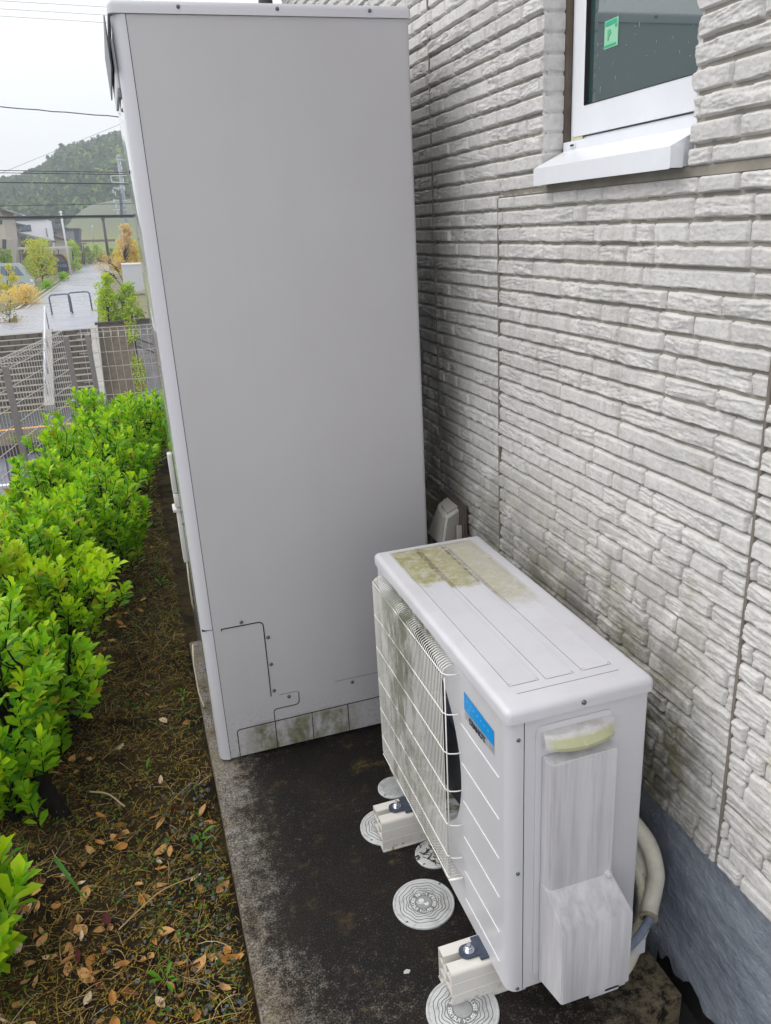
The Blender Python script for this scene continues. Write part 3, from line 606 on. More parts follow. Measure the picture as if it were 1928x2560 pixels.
# feet tabs, bolts (parts of the unit) and blocks (things)
def foot(y):
    m = MB(); pr = [(-.0415+.018*math.cos(R(a)), y+.018*math.sin(R(a))) for a in range(90, 271, 15)]+[(.02, y-.018), (.02, y+.018)]
    m.prism(pr, lambda u, v, h: (u, v, h), .1010, .1065); m.box(-.02, .02, y-.030, y+.030, .1011, .1062); f_ = A(m.build('mounting_foot', m_rubber, U, 30))
    m = MB(); c = (-.036, y, .1066); m.lathe([(.0125, 0), (.0125, .002)], c, 20); m.lathe([(.0085, .002), (.0085, .0095), (.007, .0105)], c, 6); m.lathe([(.0048, .0106), (.0048, .0175), (.004, .0185)], c, 14)
    A(m.build('foot_bolt', m_zinc, U, 35))
def block(y, lab):
    b = empty('mounting_block', (-.095, y, 0), lab, 'mounting block', 'plastic mounting blocks under the heat pump'); ln = .44; wd = .078
    m = MB(); t = .0024
    def bx(v0, v1, z0, z1, l0=0., l1=ln): m.box(l0, l1, v0, v1, z0, z1)
    h = .099; 
    r_ = .010   # rounded upper shoulder on the viewer's side (low y)
    pr = [(0, .002), (0, h-r_)]+[(r_-r_*math.cos(R(a)), h-r_+r_*math.sin(R(a))) for a in (22, 45, 68, 90)]+[(wd/2-.009, h), (wd/2-.009, h-t), (r_, h-t), (t, h-r_), (t, .002)]
    m.prism(pr, lambda u, v, hh: (hh, u, v), 0, ln)
    m.box(0, ln, wd/2-.009-t, wd/2-.009, h-.022, h-t-.0001)
    pr = [(wd-a_, b_) for a_, b_ in [(0, .002), (0, h-.002), (.002, h), (wd/2-.009, h), (wd/2-.009, h-t), (t, h-t), (t, .002)]]
    m.prism(pr, lambda u, v, hh: (hh, u, v), 0, ln); m.box(0, ln, wd/2+.009, wd/2+.009+t, h-.022, h-t-.0001)
    o = m.build('block_wall', m_block, b, 35)
    m = MB(); bx(-.004, wd+.006, 0, .0035); bx(t+.0001, wd-t-.0001, .0330, .0355, .001); bx(t+.0001, wd-t-.0001, .0650, .0675, .001); bx(wd/2-.0012, wd/2+.0012, .0036, .0649, .002); m.build('block_web', m_block, b)
    m = MB()
    for z in (.0335, .0665): m.box(.0, ln, -.0004, .0003, z, z+.0012)
    m.build('block_line', mat('block_line', (.83, .80, .76), .4), b)
    return b
block(.0865, 'cream plastic mounting block under the near end of the heat pump'); block(.5880, 'cream plastic mounting block under the far end, between two drain covers')
foot(.1255); foot(.6275)

# hoses and pipes behind the unit
def smooth(pts, n=8):
    P = [Vector(p) for p in pts]; P = [P[0]*2-P[1]]+P+[P[-1]*2-P[-2]]; out = []
    for i in range(1, len(P)-2):
        for k in range(n):
            t = k/n; a, b, c, d = P[i-1:i+3]; out.append(.5*((2*b)+(c-a)*t+(2*a-5*b+4*c-d)*t*t+(3*b-a-3*c+d)*t*t*t))
    out.append(P[-2]); return out
hz = empty('insulated_hose', (.36, .08, .2), 'thick beige insulated hose bending behind the heat pump, cut end showing grey pipe', 'hose')
def HO(o, e): o.matrix_parent_inverse = Matrix.Translation(-e.location); return o
p1 = smooth([(.312, .16, .400), (.335, .10, .385), (.372, .065, .325), (.390, .052, .250), (.384, .046, .205), (.366, .032, .176), (.350, .014, .166)])
m = MB(); m.tube(p1, .0190, 20, cap=False); HO(m.build('insulation', m_hose, hz, True), hz)
m = MB(); m.lathe([(.0202, 0), (.0202, .006), (.012, .0062), (.012, -.003)], (0, 0, 0), 20); o = m.build('cut_end', mat('foam_end', (.30, .26, .19), .8, bump=.5, bscale=120), hz, 40); dv = (p1[-1]-p1[-4]).normalized(); o.rotation_euler = dv.to_track_quat('Z', 'Y').to_euler(); o.location = Vector(p1[-1])-dv*.004-hz.location
m = MB(); m.tube(smooth([(.366, .032, .176), (.348, .010, .164), (.300, -.016, .156), (.245, -.034, .150)]), .0095, 14); HO(m.build('inner_pipe', m_greypipe, hz, True), hz)
h2 = empty('insulated_hose', (.36, .1, .15), 'lower beige insulated hose curving behind the heat pump under the cut one', 'hose')
m = MB(); m.tube(smooth([(.315, .19, .36), (.345, .15, .33), (.378, .10, .25), (.384, .080, .17), (.372, .060, .115), (.330, .030, .085), (.285, .0, .070), (.24, -.02, .07)]), .0190, 20); HO(m.build('insulation', m_hose, h2, True), h2)
m = MB(); m.tube([(.3560+.0215*math.cos(a)*.72, .046-.010*math.cos(a), .1010+.0215*math.sin(a)*1.0) for a in [R(t) for t in range(0, 361, 20)]], .0022, 6); HO(m.build('cable_tie', mat('brown_tie', (.10, .07, .05), .5), h2, True), h2)
h3 = empty('drain_hose', (.33, .06, .13), 'thin ribbed beige drain hose beside the insulated hoses', 'hose')
pp = smooth([(.24, -.02, .105), (.285, .0, .112), (.330, .022, .128), (.356, .040, .150), (.372, .075, .20), (.360, .12, .28)], 16)
m = MB(); rr_ = [.0135+(.0012 if i % 2 else 0) for i in range(len(pp))]; m.tube(pp, rr_, 14); HO(m.build('ribbed_tube', mat('ribbed_hose', (.56, .53, .41), .5), h3, 30), h3)

# pipe cover on the wall
vc = empty('pipe_hood', (WX, 1.26, .68), 'small beige pipe hood low on the stone wall behind the heat pump', 'pipe hood')
m = MB(); P = [(.415, 1.335, .640), (.415, 1.185, .640), (.415, 1.175, .760), (.415, 1.30, .762), (.325, 1.285, .640), (.325, 1.150, .640), (.345, 1.155, .735), (.350, 1.235, .752)]
m.add(P, [(4, 5, 6, 7), (0, 4, 7, 3), (1, 2, 6, 5), (3, 7, 6, 2)])
me = m.mesh('hood_shell'); bm = bmesh.new(); bm.from_mesh(me); bmesh.ops.recalc_face_normals(bm, faces=bm.faces); bmesh.ops.bevel(bm, geom=[e for e in bm.edges if len(e.link_faces) == 2], offset=.012, segments=3, affect='EDGES'); bmesh.ops.solidify(bm, geom=bm.faces[:], thickness=-.002); bm.to_mesh(me); bm.free()
m_hood = mat('beige_hood', (.44, .42, .38), .45); HO(link('hood_shell', me, m_hood, vc, 40), vc)
m = MB(); m.box(.395, .405, 1.145, 1.160, .45, .64); m.box(.397, .409, 1.13, 1.33, .45, .77); HO(m.build('back_plate', mat('brown_plate', (.09, .07, .06), .6), vc), vc)
m = MB(); m.box(.380, .3945, 1.142, 1.152, .47, .70); HO(m.build('support_strip', m_hood, vc), vc)
m = MB(); m.tube([(.372, 1.255, .44), (.372, 1.255, .655)], .009, 10); m.tube([(.366, 1.215, .44), (.366, 1.215, .60), (.380, 1.215, .62)], .010, 10)
for z in (.50, .54, .58): m.lathe([(.013, 0), (.013, .014)], (.366, 1.215, z), 6)
m.lathe([(.008, 0), (.008, .014)], (.385, 1.175, .60), 8, 'x'); HO(m.build('valve_fitting', mat('aged_brass', (.45, .38, .25), .5, var=.4, vscale=80), vc, 40), vc)

# ------------------------------------------------------------------ drain covers
def cover(cx, cy, r_, label, wav=True, txt=True, rot=0., emb=True, grid=False):
    e = empty('drain_cover', (cx, cy, 0), label, 'drain cover', 'round plastic drain covers in the concrete')
    m = MB(); m.lathe([(r_, 0), (r_, .0045), (r_-.002, .006), (r_-.0055, .006), (r_-.0060, .0045), (r_-.0075, .0045), (r_-.0082, .0058), (r_-.0105, .0062), (.002, .0062)], (0, 0, 0), 64); m.build('cover_disc', m_cover, e, 30)
    m = MB()
    if wav:
        for q, (f_, am, lobes) in enumerate(((.80, .022, 8), (.68, .030, 8), (.575, .034, 8), (.485, .026, 8))):
            P = []
            for i in range(97):
                a = 2*math.pi*i/96; rr2 = r_*(f_+am*math.sin(lobes*a+q*.5)+am*.35*math.sin(3*a+q*.6+rot)); P.append((rr2*math.cos(a), rr2*math.sin(a), .0059))
            m.tube(P, .0010, 5, cap=False)
    if grid:
        n_ = int(r_*2/.007)
        for i in range(-n_//2, n_//2+1):
            for j in range(-n_//2, n_//2+1):
                x, y = i*.0075+(.0037 if j % 2 else 0), j*.0062
                if math.hypot(x, y) < r_*.78: m.box(x-.0027, x+.0027, y-.0021, y-.0012, .0058, .0067); m.box(x-.0027, x-.0019, y-.0021, y+.0018, .0058, .0067)
    for a in (R(35), R(215)):
        m.box(r_*.93*math.cos(a)-.003, r_*.93*math.cos(a)+.003, r_*.93*math.sin(a)-.002, r_*.93*math.sin(a)+.002, .0055, .0066)
    if m.v: m.build('cover_groove', m_coverdark, e, False)
    if txt:
        s_ = 'SEKISUI HOUSE SEKISUI HOUSE '; V = []; F = []; k = 0
        for i, ch in enumerate(s_):
            if ch == ' ': continue
            a = rot-2*math.pi*i/len(s_)*-1
            me = text_mesh(ch, r_*.155, .0005, .0002)
            mw = Matrix.Translation((r_*.355*math.cos(a), r_*.355*math.sin(a), .0066)) @ Matrix.Rotation(a+math.pi/2, 4, 'Z')
            me.transform(mw); n0 = len(V); V += [tuple(v.co) for v in me.vertices]; F += [tuple(q+n0 for q in p.vertices) for p in me.polygons]; bpy.data.meshes.remove(me)
        me = bpy.data.meshes.new('cover_lettering'); me.from_pydata(V, [], F); link('cover_lettering', me, mat('raised_letter', (.78, .79, .79), .4), e)
        m = MB(); m.lathe([(r_*.44, .0061), (r_*.44, .00625)], (0, 0, 0), 40); m.build('lettering_field', mat('worn_field', (.22, .22, .21), .6, var=.35, vscale=120), e)
        m = MB(); m.lathe([(r_*.255, .0064), (r_*.255, .0068)], (0, 0, 0), 32); m.build('emblem_field', mat('emblem_grey', (.34, .345, .345), .6, var=.2, vscale=90), e)
    if emb:
        m = MB(); k = r_*.1
        circ = [(-.55*k+.95*k*math.cos(R(a)), .75*k+.85*k*math.sin(R(a))) for a in range(0, 360, 24)]
        m.prism(circ, lambda u, v, h: (u, v, h), .0068, .0078)
        m.prism([(-.1*k, -.35*k), (.75*k, -.65*k), (1.25*k, -.2*k), (1.35*k, -1.2*k), (.7*k, -1.75*k), (.0, -1.35*k)], lambda u, v, h: (u, v, h), .0068, .0078)
        m.tube([(-2.1*k, .8*k, .0072), (-1.6*k, -.1*k, .0072), (-.7*k, -.45*k, .0072), (.0, -.4*k, .0072)], .0009, 6)
        m.build('emblem', mat('emblem_white', (.72, .73, .73), .4), e)
    return e
cover(-.053, .378, .0795, 'large round drain cover with raised letters, fully visible between the two mounting blocks', rot=R(136))
cover(-.0765, .0720, .081, 'round wavy drain cover partly under the nearest mounting block', rot=R(157), emb=False)
cover(-.0555, .678, .0765, 'round wavy drain cover partly under the far mounting block', txt=False, emb=False)
cover(.018, .829, .050, 'small round drain cover with a checker pattern beyond the far block', wav=False, txt=False, emb=False, grid=True)
c4 = cover(.034, .527, .053, 'small dirty drain cover half hidden under the heat pump edge', wav=False, txt=False, emb=False)
m = MB(); rr = random.Random(9)
for _ in range(46):
    a, d = rr.uniform(0, 6.28), .045*rr.random()**.6; x, y = .034+d*math.cos(a), .527+d*math.sin(a); b_ = rr.uniform(0, 6.28); l_ = rr.uniform(.004, .016)
    m.bar((x, y, .0075), (x+l_*math.cos(b_), y+l_*math.sin(b_), .0075+rr.uniform(0, .004)), rr.uniform(.001, .004), .0012)
tag(m.build('debris', mat('leaf_debris', (.05, .04, .015), .8)), 'dark rotten plant bits lying on the small drain cover', 'debris', kind='stuff')
m = MB(); m.prism([(0, 0), (.012, -.003), (.018, .004), (.010, .009), (.002, .006)], lambda u, v, h: (-.168+u, .205+v, h), .0003, .0016); tag(m.build('paper_scrap', mat('scrap', (.45, .47, .42), .7)), 'tiny pale scrap lying on the black concrete near the block', 'scrap')

# ================================================================== planting bed: shrubs, litter, weeds
def leafmat(name, col, c2, tr=.45, rough=.42): return mat(name, col, rough, spec=.28, var=.5, vcol=c2, vscale=9, trans=tr)
m_leafA = leafmat('young_leaf', (.56, .76, .015), (.42, .68, .012)); m_leafB = leafmat('green_leaf', (.31, .60, .012), (.19, .48, .010))
m_leafC = leafmat('old_leaf', (.10, .31, .012), (.06, .22, .010), .35); m_leafY = leafmat('yellow_leaf', (.50, .40, .02), (.42, .26, .02))
m_leafL = leafmat('lime_leaf', (.52, .60, .015), (.40, .54, .010))
m_bark = mat('dark_wet_bark', (.014, .011, .009), .8, spec=.15, var=.5, vscale=40, bump=.6, bscale=60)
TPL = np.array([(0, 0, 0), (-.17, .40, .05), (0, .40, 0), (.17, .40, .05), (-.23, .72, .05), (0, .74, -.02), (.23, .72, .05), (0, 1, -.10)], np.float32)
TPF = np.array([(0, 2, 1), (0, 3, 2), (1, 2, 5), (1, 5, 4), (2, 3, 6), (2, 6, 5), (4, 5, 7), (5, 6, 7)], np.int32)
def leaves_mesh(name, pos, dirs, nrm, size, mi, mats, parent, width=1., tpl=TPL, tpf=TPF):
    pos, dirs, nrm, size = map(lambda a: np.asarray(a, np.float32), (pos, dirs, nrm, size)); mi = np.asarray(mi, np.int32)
    y = dirs/np.linalg.norm(dirs, axis=1, keepdims=True); x = np.cross(y, nrm); x /= np.linalg.norm(x, axis=1, keepdims=True)+1e-9; z = np.cross(x, y)
    t = tpl*np.array([width, 1, 1], np.float32)
    V = pos[:, None]+size[:, None, None]*(t[None, :, 0:1]*x[:, None]+t[None, :, 1:2]*y[:, None]+t[None, :, 2:3]*z[:, None])
    n = len(pos); F = (tpf[None]+np.arange(n, dtype=np.int32)[:, None, None]*len(tpl)).reshape(-1, 3)
    o = npmesh(name, V.reshape(-1, 3), F, None, parent, False)
    for m_ in mats: o.data.materials.append(m_)
    o.data.polygons.foreach_set('material_index', np.repeat(mi, len(tpf))); o.data.update(); return o
def unit(rs):
    while True:
        v = Vector((rs.uniform(-1, 1), rs.uniform(-1, 1), rs.uniform(-1, 1)))
        if .05 < v.length < 1: return v.normalized()
def shrub(x, y, h, rx, ry, seed, label, shoots=70, mix=(.25, .55, .18, .02), z0=-.07, lean=(0, 0), low=.25, big=1., lime=False, trunk=.014):
    rs = random.Random(seed); e = empty('shrub', (x, y, z0), label, 'shrub', 'green shrubs in the planting bed')
    P, Dd, N, Sz, MI = [], [], [], [], []; st = MB()
    nst = rs.randint(4, 6); stems = []
    for k in range(nst):
        a = 2*math.pi*k/nst+rs.uniform(-.4, .4); tip = Vector((lean[0]+rx*.6*math.cos(a), lean[1]+ry*.6*math.sin(a), h*rs.uniform(.6, .8)))
        mid = Vector((tip.x*.35+rs.uniform(-.05, .05), tip.y*.35+rs.uniform(-.05, .05), h*.33)); pts = smooth([(rs.uniform(-.03, .03), rs.uniform(-.03, .03), -.02), mid, tip], 6)
        st.tube(pts, [trunk*(1-.8*i/(len(pts)-1)) for i in range(len(pts))], 7); stems.append(pts)
    for s in range(shoots):
        u = unit(rs); r_ = rs.uniform(.45, 1)**.5; c = Vector((lean[0]+u.x*rx*r_, lean[1]+u.y*ry*r_, h*(low+(1-low)*(.5+.5*u.z*r_))))
        wig = 1+.42*mnoise.noise(Vector((u.x*1.7+seed, u.y*1.7, u.z*1.7))); c.x = lean[0]+(c.x-lean[0])*wig; c.y = lean[1]+(c.y-lean[1])*wig; c.z *= (1+.22*(wig-1)*2)
        up_ = Vector((u.x*.5, u.y*.5, .85+.4*rs.random())).normalized(); up_ = (up_+unit(rs)*.25).normalized(); ln = rs.uniform(.09, .17)*big
        if rs.random() < .22: c = c+up_*rs.uniform(.03, .09); ln *= 1.3
        b = c-up_*ln
        best = min((q for pts in stems for q in pts[3:]), key=lambda q: (q-b).length); st.tube([best, (best+b)/2+Vector((0, 0, -.015)), b, c], [.0042, .003, .0024, .0012], 4, cap=False)
        h_ = c.z/h; outer = r_
        nl = rs.randint(16, 23)
        for i in range(nl):
            t = (i/(nl-1))**.75; a = i*2.4+rs.uniform(-.3, .3); q = b+up_*ln*t
            s1_ = up_.orthogonal().normalized(); s2_ = up_.cross(s1_); rad = s1_*math.cos(a)+s2_*math.sin(a); el = .95-.45*t+rs.uniform(-.15, .15)
            d = (rad*math.sin(el)+up_*math.cos(el)).normalized(); d = (d+Vector((0, 0, -.12))).normalized()
            P.append(q); Dd.append(d); N.append((up_*1.0+unit(rs)*.35+Vector((0, 0, .3))).normalized()); Sz.append(rs.uniform(.038, .066)*big*(1-.3*(t > .93)))
            w_ = rs.random(); young = (.25+.75*t)*(.3+.7*h_)*(.4+.6*outer)
            MI.append(3 if w_ < mix[3] else (4 if lime and rs.random() < .6*young+.2 else (0 if rs.random() < young*mix[0]*2.2 else (1 if rs.random() < mix[1]+.3 else 2))))
    leaves_mesh('foliage', P, Dd, N, Sz, MI, [m_leafA, m_leafB, m_leafC, m_leafY, m_leafL], e)
    st.build('stems', m_bark, e, True, fix=False)
    return e
SH = [  # x, y, h, rx, ry, label, extra
 (-1.14, .64, .44, .15, .22, 'low shrub at the front left corner of the bed with large glossy leaves', dict(shoots=30, big=1.25, low=.1)),
 (-1.13, 1.26, .74, .21, .26, 'shrub with a thick leaning black trunk, nearest the camera after the low corner one', dict(shoots=92, trunk=.018, low=.12)),
 (-1.03, 1.64, .50, .20, .20, 'low leafy shrub between the leaning trunk and the small open shrub', dict(shoots=60, low=.15)),
 (-1.24, 1.60, .58, .15, .18, 'narrow shrub filling the gap between the leaning trunk and the lime shrub', dict(shoots=42, low=.12)),
 (-1.20, 1.92, .72, .17, .22, 'tall lime yellow shrub beside the wire fence', dict(shoots=75, lime=True, low=.30)),
 (-.99, 2.10, .56, .25, .24, 'small open shrub with black stems leaning toward the tank', dict(shoots=66, low=.40, mix=(.6, .5, .1, .03))),
 (-1.06, 2.60, .64, .26, .30, 'dense shrub behind the small open one, in mid row', dict(shoots=105)),
 (-.83, 3.00, .66, .28, .30, 'dark green shrub whose branches reach toward the tank base', dict(shoots=115, mix=(.3, .5, .2, .01))),
 (-1.10, 3.40, .62, .27, .34, 'shrub against the fence in front of the left fence post', dict(shoots=105)),
 (-.84, 3.85, .72, .32, .34, 'full bright green shrub in the thick of the hedge', dict(shoots=125)),
 (-1.06, 4.35, .56, .26, .32, 'shrub reaching toward the corner posts of the fence', dict(shoots=95)),
 (-.66, 4.70, .66, .30, .34, 'shrub near the far end of the hedge by the tank', dict(shoots=120)),
 (-.30, 5.30, .58, .34, .34, 'last low shrub of the hedge, mostly behind the tank', dict(shoots=90)),
 (-.82, 5.45, .60, .27, .34, 'shrub whose bright tip shows highest at the far end of the hedge', dict(shoots=95)),
]
for i, (x, y, h, rx, ry, lab, kw) in enumerate(SH): shrub(x, y, h, rx, ry, 11+i, lab, **kw)
# thick leaning trunk
m = MB(); m.tube(smooth([(-.985, 1.19, -.09), (-1.03, 1.25, .02), (-1.09, 1.33, .16), (-1.13, 1.40, .30)]), [(.030-.0006*i)*(1+.12*math.sin(i*2.3)+.08*math.sin(i*5.1)) for i in range(25)], 12)
tag(m.build('leaning_stem', m_bark, None, True), 'thick black leaning shrub stem rising from the litter near the camera', 'shrub stem')

# litter and ground plants (uncountable)
rs = random.Random(21)
def soil_z(x, y): return float(-.075+.022*(fbm(np.array([x*9.]), np.array([y*9.]), 4)[0]-.5)*2+.012*(fbm(np.array([x*40.]), np.array([y*40.]), 3, 5)[0]-.5)*2-max(0, min(1, (fence_x(y)+.55-x)/.55))**1.3*.38)
def soil_za(X, Y): return -.075+.022*(fbm(X*9, Y*9, 4)-.5)*2+.012*(fbm(X*40, Y*40, 3, 5)-.5)*2-np.clip((fence_x(Y)+.55-X)/.55, 0, 1)**1.3*.38
def bedpts(n, ymax=5.5, pw=1.6, seed=1, xb=0.):
    g_ = np.random.default_rng(seed); y = .05+(ymax)*g_.random(n)**pw; xl = fence_x(y)+.15; x = xl+(SLAB_L-.012-xl)*g_.random(n)**(1-xb); return x, y, soil_za(x, y), g_
def straws(name, n, ln, wd, mats_, label, seed, arch=.25, up_=.12, ymax=5.5, mask=None, pw=1.6):
    x, y, z, g_ = bedpts(n, ymax, pw, seed)
    if mask is not None: k = mask(x, y, g_); x, y, z = x[k], y[k], z[k]; n = len(x)
    a = g_.random(n)*2*np.pi; L_ = ln*(.3+g_.random(n)*1.0); c = (g_.random(n)-.5)*1.6; W2 = wd*(.6+.8*g_.random(n)); el = up_*g_.random(n)
    P = []; px_, py_, pz_ = x.copy(), y.copy(), z+.001; K = 5
    hh = arch*L_*g_.random(n)
    for k in range(K):
        t = k/(K-1); hd = a+c*t
        if k: px_ = px_+np.cos(hd)*L_/(K-1); py_ = py_+np.sin(hd)*L_/(K-1)
        zz = z+.003+hh*4*t*(1-t)*.5+el*L_*t; w_ = W2*(1-.7*t)
        nx, ny = -np.sin(hd), np.cos(hd)
        P += [np.stack([px_-nx*w_, py_-ny*w_, zz], -1), np.stack([px_+nx*w_, py_+ny*w_, zz+.0004], -1)]
    V = np.stack(P, 1).reshape(-1, 3); V[:, 0] = np.minimum(V[:, 0], SLAB_L-.004)
    base = (np.arange(n)*2*K)[:, None, None]; q = np.array([(2*k, 2*k+1, 2*k+3, 2*k+2) for k in range(K-1)])[None]
    o = npmesh(name, V, (base+q).reshape(-1, 4), None, None, False)
    for m_ in mats_: o.data.materials.append(m_)
    o.data.polygons.foreach_set('material_index', np.repeat(g_.integers(0, len(mats_), n), K-1).astype(np.int32)); tag(o, label, name.replace('_', ' '), kind='stuff'); return o
ms1 = mat('straw_tan', (.36, .25, .10), .7, .12); ms2 = mat('straw_dark', (.19, .12, .036), .7, .12); ms3 = mat('straw_pale', (.42, .33, .19), .7, .12); ms4 = mat('moss_olive', (.27, .20, .018), .8, .12); ms5 = mat('straw_orange', (.34, .21, .05), .7, .12); ms6 = mat('litter_black', (.018, .013, .010), .8, .12)
straws('dead_grass', 24000, .055, .0010, [ms1, ms2, ms2, ms6, ms5], 'brown dead grass matted over the planting bed soil', 2)
straws('dry_stalks', 800, .12, .0009, [ms1, ms3, ms2], 'long dry straw stalks lying on the planting bed', 3, up_=.35)
straws('moss', 95000, .010, .0015, [ms4, ms6, ms2, ms4, ms6], 'olive moss and crumbs covering the planting bed soil', 4, arch=.8, up_=.5, mask=lambda x, y, g_: fbm(x*5, y*5, 3, 7) > .36-.2*g_.random(len(x)))
mg1 = leafmat('grass_green', (.12, .26, .02), (.08, .18, .02)); mg2 = leafmat('grass_dark', (.05, .14, .015), (.03, .10, .01))
straws('grass', 3600, .050, .0012, [mg1, mg2], 'sparse green grass growing along the slab edge', 5, arch=.3, up_=1.0, ymax=4, mask=lambda x, y, g_: (x > SLAB_L-.13*g_.random(len(x))**1.5-.01) | (g_.random(len(x)) < .10))
# low clover-like weeds
def weeds():
    x, y, z, g_ = bedpts(12000, 4.5, 1.6, 8); k = (vn(x*6, y*6, 4) > .62) | ((x > SLAB_L-.13) & (vn(x*9, y*9, 2) > .40)); x, y, z = x[k], y[k], z[k]; n = len(x)
    d = g_.normal(size=(n, 3)); d[:, 2] = np.abs(d[:, 2])*.3+.1; nr = np.tile([0, 0, 1.], (n, 1))+g_.normal(size=(n, 3))*.25
    o = leaves_mesh('ground_cover', np.stack([x, y, z+.006+.015*g_.random(n)], -1), d, nr, .008+.012*g_.random(n)**2, g_.integers(0, 2, n), [mg1, mg2], None); tag(o, 'tiny green creeping weeds on the planting bed', 'ground cover', kind='stuff')
weeds()
# gravel by the slab near the camera
def gravel():
    g_ = np.random.default_rng(12); m = MB(); rs = random.Random(3)
    for _ in range(520):
        y = .15+1.1*rs.random()**1.2; x = SLAB_L-.02-abs(rs.gauss(0, .14)); s = rs.uniform(.0025, .0075)
        z = soil_z(x, y)+s*.3; u = [Vector((rs.uniform(.6, 1), rs.uniform(.6, 1), rs.uniform(.4, .8))) for _ in range(1)][0]
        M_ = Euler((rs.uniform(0, 3), rs.uniform(0, 3), rs.uniform(0, 3))).to_matrix(); V = [Vector((x, y, z))+M_ @ Vector((a*s*u.x*rs.uniform(.7, 1.1), b*s*u.y*rs.uniform(.7, 1.1), c*s*u.z*rs.uniform(.7, 1.1))) for a in (-1, 1) for b in (-1, 1) for c in (-1, 1)]
        m.add(V, [(0, 1, 3, 2), (4, 6, 7, 5), (0, 4, 5, 1), (2, 3, 7, 6), (0, 2, 6, 4), (1, 5, 7, 3)], rs.randint(0, 2))
    o = m.build('gravel', [mat('gravel_grey', (.10, .11, .11), .7), mat('gravel_green', (.13, .16, .15), .7), mat('gravel_dark', (.04, .042, .042), .7)], None, False); tag(o, 'blue grey gravel mixed into the soil beside the slab', 'gravel', kind='stuff')
gravel()
# fallen leaves, one by one
lm = [mat('leaf_tan', (.60, .36, .15), .6, .15, var=.45, vscale=60, vcol=(.36, .17, .05)), mat('leaf_orange', (.52, .24, .06), .6, .15, var=.4, vscale=70), mat('leaf_pale', (.70, .56, .38), .6, .15, var=.3, vscale=60), mat('leaf_brown', (.17, .065, .025), .65, .15, var=.4, vscale=60), mat('leaf_maroon', (.10, .022, .02), .6, .15, var=.4, vscale=60)]
LAB = ['tan dry fallen leaf lying on the dark planting bed', 'orange fallen leaf lying on the dark planting bed', 'pale cream fallen leaf lying on the dark planting bed', 'brown curled fallen leaf lying on the dark planting bed', 'dark maroon fallen leaf lying on the dark planting bed']
proto = []
for q in range(10):
    rs2 = random.Random(60+q); n = 7; V = []; curl = rs2.uniform(.0, .5); fold = rs2.uniform(.1, .55); wd = rs2.uniform(.20, .30); tw = rs2.uniform(-.4, .4)
    for i in range(n+1):
        t = i/n; w_ = wd*math.sin(math.pi*min(1, t*1.02)**.85)**.8 if 0 < i < n else .004; zz = curl*(t-.5)**2*1.2+.02*math.sin(9*t+q); sx_ = .06*math.sin(3*t+q)
        for s in (-1, -.5, 0, .5, 1): V.append((sx_+s*w_, t-.5, zz+fold*abs(s)**1.3*w_*1.0+tw*s*w_*(t-.5)+.012*math.sin(14*t+s*5+q)))
    F = [(i*5+j, i*5+j+1, i*5+j+6, i*5+j+5) for i in range(n) for j in range(4)]
    me = bpy.data.meshes.new('fallen_leaf'); me.from_pydata(V, [], F); me.polygons.foreach_set('use_smooth', [True]*len(F)); proto.append(me)
PM = {}
rs = random.Random(77)
def fleaf(x, y, s, c, z=None):
    q = rs.randrange(10)
    if (q, c) not in PM: me = proto[q].copy(); me.materials.append(lm[c]); PM[(q, c)] = me
    o = bpy.data.objects.new('fallen_leaf', PM[(q, c)]); COL.objects.link(o); o.location = (x, y, (soil_z(x, y) if z is None else z)+.001+rs.random()*.008); o.scale = (s*rs.uniform(.75, 1.15), s, s*rs.uniform(.6, 1.8))
    o.rotation_euler = (rs.gauss(0, .50), rs.gauss(0, .50), rs.uniform(0, 6.28)); zn = 'beside the concrete slab edge' if x > SLAB_L-.13 else ('at the foot of the shrubs' if x < -.93 else 'in the middle of the bed')
    zy = 'nearest the camera' if y < .55 else ('before the tank corner' if y < 1.3 else 'alongside the tank')
    cn = LAB[c].split(' fallen')[0]; tag(o, cn+' fallen leaf '+zn+' '+zy, 'fallen leaf', cn+' fallen leaves '+zn+' '+zy)
def wc(): return rs.choices([0, 1, 2, 3, 4], [.46, .22, .16, .12, .04])[0]
for _ in range(150):
    y = .12+1.0*rs.random()**1.1; x = rs.uniform(-1.16, SLAB_L-.03); fleaf(x, y, rs.uniform(.026, .056), wc())
for _ in range(110):
    y = rs.uniform(1.1, 4.2); x = rs.uniform(fence_x(y)+.45, SLAB_L-.03); fleaf(x, y, rs.uniform(.026, .046), wc())
for cx, cy in ((-.90, 2.05), (-.97, 1.45), (-.80, 2.55), (-.62, .40), (-.70, .33), (-.92, .62), (-.86, .55)):
    for _ in range(9): fleaf(cx+rs.gauss(0, .05), cy+rs.gauss(0, .06), rs.uniform(.03, .048), wc())
# broad weeds and a long blade
def weed(x, y, n, s, label):
    e = empty('weed', (x, y, soil_z(x, y)), label, 'weed'); P, Dd, N, Sz, MI = [], [], [], [], []
    for i in range(n):
        a = i*2.4+rs.uniform(-.3, .3); d = Vector((math.cos(a), math.sin(a), rs.uniform(.2, 1.0))); P.append((math.cos(a)*.004, math.sin(a)*.004, .004+.004*i)); Dd.append(d); N.append((0, 0, 1)); Sz.append(s*rs.uniform(.35, 1.15)); MI.append(0)
    leaves_mesh('weed_leaf', P, Dd, N, Sz, MI, [leafmat('weed_green', (.13, .36, .02), (.09, .26, .02))], e, .55)
weed(-.705, .445, 7, .052, 'broad leaved green weed in the gravel near the bottom of the bed'); weed(-.72, 1.32, 6, .040, 'small bright green weed in mid bed among dead grass')
weed(-.56, 1.75, 7, .05, 'green weed at the slab edge beside the tank corner'); weed(-.585, 2.9, 6, .08, 'long leaved green weed by the hedge foot near the tank')
weed(-.575, .90, 9, .05, 'leafy weed cluster against the slab edge near the camera')
